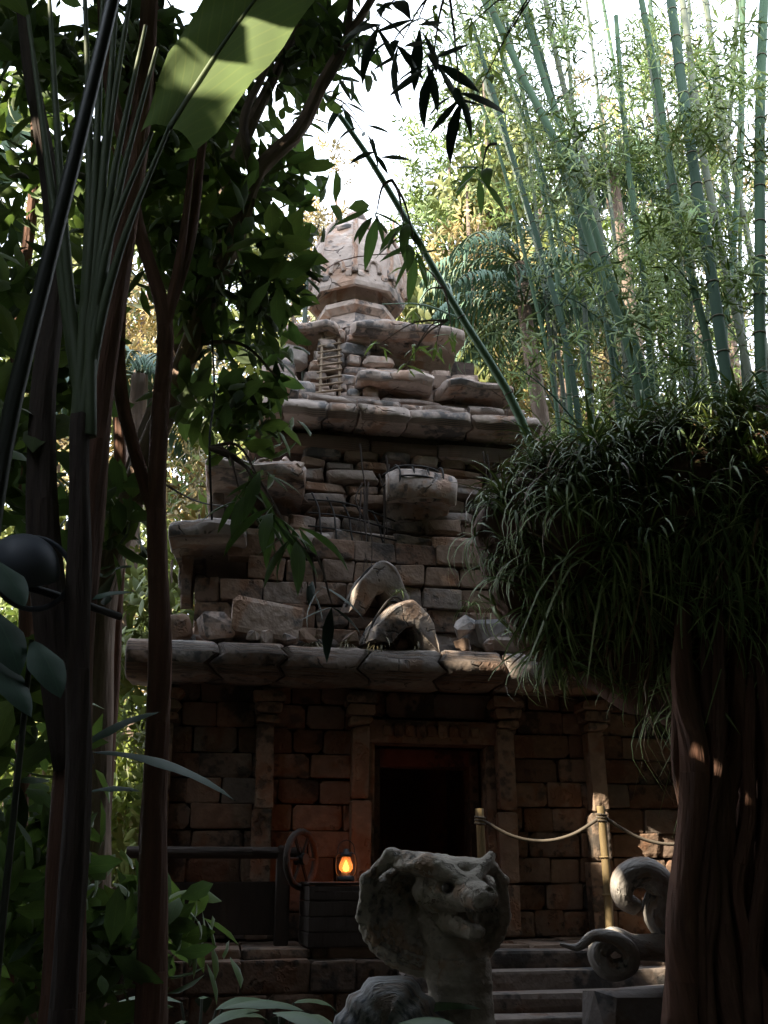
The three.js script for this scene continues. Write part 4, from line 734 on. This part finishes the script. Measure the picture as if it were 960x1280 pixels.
// ---------- great banana plant with fanned stalks ----------
{
  const D = 4.1, f = gnd(A(95, 1250, D)), L = (p) => p.clone().sub(f), t = thing('banana_plant', 'big banana plant with fanned pale stalks and one huge leaf overhead', 'plant', f);
  part(t, 'stem', tube([V(0, 0, 0), L(A(95, 1000, D)), L(A(98, 700, D)), L(A(102, 520, D))], [.07, .055, .05, .045], 24, 11, .5), barkDark);
  const stalks = [[105, -40, 112, 230], [150, -60, 128, 230], [182, 32, 138, 240], [196, 60, 146, 250], [212, 158, 158, 290], [190, 165, 140, 290], [60, -30, 78, 260], [35, 20, 66, 250], [130, -40, 118, 240], [170, -50, 132, 200]];
  stalks.forEach(([x, y, mx, my], i) => part(t, 'stalk', tube([L(A(94 + i * 2, 545, D + (i % 3) * .05)), L(A(100 + (mx - 100) * .45, 400, D)), L(A(mx, my, D - .05)), L(A(x, y, D - .1))], [.032, .026, .017, .01], 16, 8, .1), petiole));
  // the huge leaf: two half blades bent down from the midrib
  const base = A(212, 160, D - .1), tip = A(420, -100, D + .35), n = 14;
  const mid = (q) => base.clone().lerp(tip, q).add(V(0, .16 * Math.sin(q * 3.14), 0));
  const ax = tip.clone().sub(base).normalize(), sideL = V(-.62, .42, .15), sideR = V(.55, -.62, .25);
  for (const [side, wid] of [[sideL, .27], [sideR, .28]]) {
    const s = side.clone().addScaledVector(ax, -side.dot(ax)).normalize(), pos = [], uv = [], idx = [], m = 6;
    for (let i = 0; i <= n; i++) for (let j = 0; j <= m; j++) { const q = i / n, w = wid * Math.pow(Math.sin(Math.PI * Math.min(1, q * .86 + .12)), .6), v = j / m; const p = mid(q).addScaledVector(s, w * v).add(V(0, -.12 * v * v + .012 * Math.sin(q * 60) * v, .02 * Math.sin(q * 23 + v * 3) * v)).sub(f); pos.push(p.x, p.y, p.z); uv.push(.5 + v * .5, q); if (i && j) { const a = (i - 1) * (m + 1) + j - 1, b = a + m + 1; idx.push(a, b, a + 1, a + 1, b, b + 1); } }
    const g = new THREE.BufferGeometry(); g.setAttribute('position', new THREE.Float32BufferAttribute(pos, 3)); g.setAttribute('uv', new THREE.Float32BufferAttribute(uv, 2)); g.setIndex(idx); g.computeVertexNormals(); part(t, 'leaf_half', g, leafBanana);
  }
  part(t, 'midrib', tube([0, .25, .5, .75, 1].map(q => mid(q).sub(f)), [.016, .013, .01, .007, .003], 16, 6), petiole);
  for (const [x, y, k, d] of [[150, -60, 1.3, .3], [105, -40, 1.1, 0], [35, 20, .9, .4]]) { const m = part(t, 'leaf', leafGeo(1.0 * k, .4 * k, { seg: 8, droop: .9, fold: .35 }), leafBanana); m.applyMatrix4(put(basis(V((x - 120) * .012, 1, d), V(0, .3, 1)), L(A(x, y, D - .1)))); }
}
{ // near stalk, its silhouette darkness put into the colour
  const f = gnd(A(-60, 1250, 2.6)), t = solo('dark_stalk', 'near black palm stalk slanting across the upper left leaves', 'plant', tube([f, A(-40, 900, 2.6), A(5, 560, 2.6), A(60, 330, 2.6), A(105, 150, 2.6), A(148, -30, 2.6)], [.035, .03, .028, .026, .024, .022], 26, 9), petioleShaded);
}
// ---------- round lamp housing ----------
{
  const p = A(28, 712, 4.0), t = thing('dome_lamp', 'dark grey round lamp housing fixed to the left trunk', 'lamp', p), gm = std(lin(.09, .10, .12), { roughness: .55 });
  part(t, 'dome', new THREE.SphereGeometry(.15, 28, 18, 0, 6.283, 0, 1.9).rotateX(.5), gm);
  part(t, 'rim', new THREE.TorusGeometry(.155, .012, 8, 32).rotateY(.5).translate(.03, .0, -.05), gm);
  part(t, 'bracket', tube([V(0, -.05, -.08), V(.15, -.06, -.3), V(.26, -.05, -.6)], .018, 8, 7), ironMat);
}
// ---------- low foreground leaves ----------
function bigLeafPlant(label, foot, leaves, mat = leafBlue) {
  const t = thing('broadleaf_plant', label, 'plant', foot);
  for (const [a, b, k] of leaves) { const s = a.clone().sub(foot), e = b.clone().sub(foot), d = e.clone().sub(s), L = d.length(); part(t, 'stalk', tube([V(0, 0, 0), s.clone().multiplyScalar(.5).add(V(0, .1, 0)), s], [.018, .014, .01], 10, 6), petioleShaded); const m = part(t, 'leaf', leafGeo(L * 1.03, L * k, { seg: 9, droop: .55, fold: .3, wave: .02 }), mat); m.applyMatrix4(put(basis(d, V(0, 1, .45)), s)); }
}
bigLeafPlant('arching blue green leaves in front of the dark temple corner', gnd(A(100, 1250, 5)), [[A(88, 945, 5), A(190, 872, 5), .3], [A(112, 940, 5), A(303, 968, 5.1), .17], [A(95, 756, 4.6), A(163, 728, 4.6), .4], [A(110, 990, 5), A(175, 978, 5), .3]]);
bigLeafPlant('dark leaves at the frame of the left trunk under the lamp', gnd(A(0, 1250, 3.6)), [[A(-10, 700, 3.6), A(35, 745, 3.5), .5], [A(-15, 760, 3.6), A(30, 830, 3.5), .5], [A(40, 800, 3.6), A(80, 860, 3.5), .5], [A(-20, 820, 3.6), A(45, 880, 3.5), .4]], leafBlue);
{
  const r = rng(77);
  for (let k = 0; k < 9; k++) { const x = [150, 230, 300, 360, 415, 455, 60, 250, 350][k], D = [6.2, 7.2, 6.4, 7.2, 6.6, 7.4, 5, 8.2, 8.2, 7.2, 6.5, 7.4][k], f = gnd(A(x, 1270, D)); bigLeafPlant('low dark arching leafy plant at the foot of the temple', f, Array.from({ length: 7 }, (_, i) => { const a = i * .9 + rr(-.2, .2, r), s = f.clone().add(V(Math.cos(a) * .16, rr(.55, .85, r), Math.sin(a) * .16)); return [s, s.clone().add(V(Math.cos(a) * .6, rr(-.2, .25, r), Math.sin(a) * .6)), rr(.14, .24, r)]; }), leafDark); scene.children.at(-1).userData.group = 'low plants at the foot of the temple'; }
}
// ---------- low wall and lit post, left of the temple ----------
{
  const w = thing('low_wall', 'dark low wall of rough stones beyond the left trunks', 'wall', V(0, 0, 0)); const a = A(-60, 1108, 9.5), b = A(205, 1108, 9.5), n = 11;
  for (let k = 0; k < n; k++) for (let j = 0; j < 5; j++) { const m = part(w, 'stone', brickGeo((b.x - a.x) / n - .02, a.y / 5 - .012, .4, .02, .03), lower[3]); m.position.set(a.x + (b.x - a.x) * (k + .5 + (j % 2) * .4) / n, a.y / 5 * (j + .5) - .005, -9.7 + rr(-.03, .03)); }
}
solo('timber_post', 'slender sunlit post standing between the dark left trunks', 'post', tube([gnd(A(158, 1150, 17)), A(160, 1070, 17), A(163, 980, 17), A(166, 900, 17)], .09, 10, 8, .2), barkGrey);

// ---------- vines ----------
solo('thin_vine', 'thin reddish vine strung across the spire from the leaning tree', 'vine', tube([A(292, 300, 6.3), A(330, 345, 8), A(390, 345, 10), A(440, 322, 11), A(520, 318, 10.4), A(545, 335, 9.92)], .008, 30, 5), barkRed);
solo('thin_vine', 'thin dark vine hanging from the leaning tree past the left eaves', 'vine', tube([A(262, 372, 6.35), A(268, 480, 6.2), A(262, 560, 5.25), A(265, 650, 5.3)], .007, 24, 5), cableMat);
solo('thin_vine', 'thin dark vine between the slim tree and the left eaves', 'vine', tube([A(198, 600, 5.6), A(235, 622, 6.5), A(275, 632, 9), toWorld(-2.3, 5.9, .0)], .007, 24, 5), cableMat);

// ---------- palms ----------
function palm(label, foot, top, n, L, seed, mat = leafPalm) {
  const r = rng(seed), t = thing('palm_tree', label, 'palm', foot), c = top.clone().sub(foot);
  part(t, 'trunk', tube([V(0, 0, 0), c.clone().multiplyScalar(.5).add(V(.2, 0, 0)), c], [.2, .16, .14], 16, 10, .1), barkGrey);
  for (let k = 0; k < n; k++) {
    const a = k / n * 6.283 + rr(-.2, .2, r), el = rr(.1, 1.0, r), pts = []; let p = c.clone(), e = el;
    for (let i = 0; i <= 8; i++) { pts.push(p.clone()); e -= (1.2 + el * .7) / 8; p = p.clone().add(V(Math.cos(a) * Math.cos(e), Math.sin(e), Math.sin(a) * Math.cos(e)).multiplyScalar(L / 8)); }
    const f = G('frond', t); part(f, 'midrib', tube(pts, [.03, .02, .006], 12, 5), petiole);
    const cv = new THREE.CatmullRomCurve3(pts), gs = [];
    for (let i = 0; i < 24; i++) { const u = .1 + .9 * (i + rr(-.2, .2, r) + .2) / 24.5, q = cv.getPointAt(u), d = cv.getTangentAt(u), sd = d.clone().cross(V(0, 1, 0)).normalize(); for (const s of [-1, 1]) { const g = leafGeo(L * rr(.28, .36, r) * Math.sin(Math.PI * Math.min(1, u * .8 + .15)), .055, { seg: 4, droop: rr(.7, 1.3, r), fold: .2 }); gs.push(g.applyMatrix4(put(basis(sd.clone().multiplyScalar(s).addScaledVector(d, rr(.45, .75, r)).add(V(0, rr(-.5, -.2, r), 0)), V(0, 1, 0)), q))); } }
    part(f, 'leaflets', mergeGeometries(gs), mat).userData = { kind: 'stuff' };
  }
}
{ const c = A(650, 330, 18); palm('feathery palm with drooping fronds behind the temple', V(c.x + .6, 0, -18.4), c, 15, 2.6, 51); }
{ const c = A(765, 215, 19); palm('dark shaggy palm among the bamboo culms', V(c.x + .2, 0, -19.3), c, 16, 1.7, 52); }
{ const c = A(655, 385, 17); palm('low feathery palm beside the slanting bamboo', V(c.x + .6, 0, -17.4), c, 13, 2.2, 53); }
{ const c = A(175, 470, 15); palm('blue green palm glimpsed between the left trunks', V(c.x - .3, 0, -15.2), c, 13, 1.9, 54); }

// ---------- background forest, in the sun ----------
function farTree(label, group, px, D, topPy, wid, seed, mat, geo, dens = 1, low = 900) {
  const foot = A(px, 1100, D).setY(-.1), top = A(px, topPy, D), t = thing('forest_tree', label, 'tree', foot, group), H = top.y, r = rng(seed);
  const bend = rr(-.8, .8, r);
  part(t, 'trunk', tube([V(0, 0, 0), V(bend * .4, H * .35, 0), V(bend, H * .7, .2), V(bend * .8, H * .95, 0)], [.26, .2, .13, .03], 18, 8, .2, seed), barkGrey);
  const blobs = []; for (let k = 0; k < 7; k++) { const y = H * (.22 + .72 * (k + .5) / 7); const w = wid * (k === 6 ? .55 : rr(.7, 1.1, r)); blobs.push([V(bend * y / H + rr(-.4, .4, r) * wid, y, rr(-.5, .5, r)), w, H * .1, w * .8]); part(t, 'limb', tube([V(bend * y / H * .8, y * .86, 0), V(bend * y / H + rr(-.5, .5, r) * w, y, rr(-.4, .4, r) * w)], [.06, .02], 4, 5), barkGrey); }
  foliage(t, 'crown', mat, geo, blobs, { seed: seed + 5, clumps: Math.round(9 * dens), per: 13, size: [.75, 1.4], tight: .28, tint: .4, warm: .45, shell: .35 });
}
const FT = [
  [60, 24, 330, 2.6], [150, 21, 300, 2.0], [245, 25, 290, 2.6], [330, 22, 280, 2.2], [400, 26, 240, 2.6], [470, 24, 235, 2.4], [545, 27, 215, 2.5], [610, 23, 190, 2.4], [690, 26, 130, 2.6], [770, 24, 110, 2.6], [850, 27, 70, 2.8], [930, 24, 90, 2.6], [-20, 23, 200, 2.6], [1000, 26, 60, 2.8], [505, 20, 380, 1.7], [590, 19.5, 330, 1.6], [720, 21, 260, 2.0], [860, 21, 230, 2.0], [300, 18, 480, 1.8], [215, 17, 520, 1.5], [585, 25, 110, 1.7], [650, 24, 50, 2.0], [380, 28, 170, 1.8]];
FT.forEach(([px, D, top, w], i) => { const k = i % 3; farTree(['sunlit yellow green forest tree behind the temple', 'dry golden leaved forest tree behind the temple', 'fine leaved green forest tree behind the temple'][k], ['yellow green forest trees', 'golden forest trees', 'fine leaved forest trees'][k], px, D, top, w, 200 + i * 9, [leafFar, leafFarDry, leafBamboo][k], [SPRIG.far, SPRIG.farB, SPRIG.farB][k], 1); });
for (let k = 0; k < 10; k++) { // sunlit understorey
  const px = [10, 60, 120, 150, 190, 215, 30, 100, 250, 175][k], D = [15, 16.5, 15.5, 18, 15, 14.5, 19, 20, 16, 20][k], py = [930, 880, 980, 940, 800, 700, 780, 720, 620, 620][k], c = A(px, py, D);
  const t = thing('understorey_shrub', 'sunlit leafy shrub seen between the left trunks', 'shrub', V(c.x, -.1, -D), 'shrubs seen between the left trunks'); const h = c.y + .1;
  part(t, 'stem', tube([V(0, 0, 0), V(.1, h * .5, 0), V(0, h, 0)], [.07, .05, .02], 8, 6), barkGrey);
  foliage(t, 'foliage', k % 2 ? leafFar : leafLime, SPRIG.far, [[V(0, h * .35, 0), .9, h * .3, .8, 1], [V(0, h * .8, 0), .9, h * .25, .8, 1]], { seed: 500 + k, clumps: 9, per: 12, size: [.5, .9], tight: .35, tint: .35, warm: .3, shell: .3 });
}
// ---------- unseen trees and thickets added round the viewpoint to block sky and sun ----------
function shadeTree(label, x, z, H, blobs, seed) {
  const t = thing('added_shade_tree', label, 'tree', V(x, -.1, z)); part(t, 'trunk', tube([V(0, 0, 0), V(.2, H * .4, .1), V(0, H * .8, 0)], [.4, .3, .16], 16, 10, .2, seed), barkDark);
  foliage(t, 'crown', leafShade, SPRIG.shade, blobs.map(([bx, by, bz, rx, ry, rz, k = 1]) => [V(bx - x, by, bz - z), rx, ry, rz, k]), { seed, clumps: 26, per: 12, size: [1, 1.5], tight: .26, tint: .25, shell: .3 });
}
shadeTree('unseen tree added behind the viewpoint to shade the forest floor', 1, 5, 12, [[1.5, 9.6, 3.6, 5.5, 2, 4, 2], [-5, 9, 5.5, 4, 2.4, 3.6, 1.3], [6, 9, 2, 4, 2.4, 5, 1.3], [2, 9.3, -2.4, 3.2, 1.1, 2.4, 2], [-1.6, 10.6, -5.4, 2.6, .6, 1.4, 1.4], [2.8, 10.9, -5.2, 3.2, .6, 1.4, 1.6]], 901);
shadeTree('unseen tree added left of the viewpoint to block sun and sky', -7.5, -3, 11, [[-7.5, 6.1, -3.2, 3, 2.1, 3.8, 2], [-2.6, 11.6, -6.9, 3, .4, .8, 1.7], [-8, 6.7, -7.6, 1.6, 5.2, 3.8, 2.2], [-12.5, 10.4, -2, 2.2, 2.3, 4.6, 2], [-7.2, 11.6, -10.4, 1.4, 1.7, 2.4, 1], [-3.8, 8.8, -3.5, .8, .4, .5, .4], [-8, 9.5, .6, 2, .9, 1.5, 1.2]], 902);
shadeTree('unseen tree added right of the viewpoint to block the sky', 8, -3, 12, [[8, 8, -3, 3.2, 3.6, 4.4, 2], [3.2, 11.9, -6.7, 3, .4, .8, 1.7], [8.6, 5.5, -8.5, 2, 5, 4.4, 2], [8.6, 11.6, -10.2, 1.5, 1.8, 2.4, 1]], 903);
shadeTree('unseen tall tree added left of the temple to break the sun on the spire', -10, -9.5, 20, [[-9, 17.5, -9, 2.4, 3.4, 2.6, .3], [-9.5, 13, -8.5, 2.2, 2.6, 2.4, .8]], 905);  // crowns added out of view to break the sun on the spire
shadeTree('unseen giant tree added far left to keep sun off the bamboo', -15, -3.5, 31, [[-14.5, 28, -2.3, 3.6, 6, 2.7, 3], [-13, 23, -2.6, 3, 3, 1.9, .8]], 906);  // crown added out of view to keep direct sun off the bamboo
shadeTree('unseen tree added farther behind the viewpoint to shade the scene', -1, 11, 10, [[-1, 6, 10, 9, 4.5, 2.4, 3], [-9, 5, 5, 2.6, 4.6, 5, 2], [9, 5, 5, 2.6, 4.6, 5, 2]], 904);
function thicket(label, x, z, rx, h, rz, seed) {  // leafy masses added out of view to plug gaps where light leaks in
  const t = thing('added_thicket', label, 'shrub', V(x, -.1, z)); part(t, 'stem', tube([V(0, 0, 0), V(.1, h * .5, 0), V(0, h * .9, 0)], [.12, .09, .04], 8, 7), barkDark);
  foliage(t, 'foliage', leafShade, SPRIG.shade, [[V(0, h * .45, 0), rx, h * .45, rz]], { seed, clumps: 26, per: 10, size: [.9, 1.4], tight: .3, tint: .25, shell: .3 });
}
thicket('unseen thicket added behind the viewpoint to block low light', 0, 7, 7, 4, 1.6, 931);
thicket('unseen thicket added at the left to block low light', -6.2, -1.5, 1.4, 3.6, 5, 932);
thicket('unseen thicket added at the right to block low light', 6.4, -2.5, 1.5, 3.6, 5, 933);
thicket('unseen tall thicket added behind left to block light', -8.6, 1.5, 1.6, 7, 4, 935);
thicket('unseen tall thicket added behind right to block light', 8.6, .5, 1.6, 7, 4, 936);
thicket('unseen tall thicket added far behind to block light', 0, 9, 7, 7, 1.5, 937);
thicket('unseen thicket added just behind the viewpoint to block light', 0.5, 4.8, 4.5, 6.5, 1.2, 938);
thicket('unseen thicket added farther left to block side light', -10, -1.5, 1.2, 8, 4.5, 939);
thicket('unseen thicket added farther right to block side light', 10, -1.5, 1.2, 8, 4.5, 940);
thicket('unseen thicket added right of the temple platform to block light', 7, -10.5, 1.6, 4, 3, 934);

renderer.render(scene, camera);
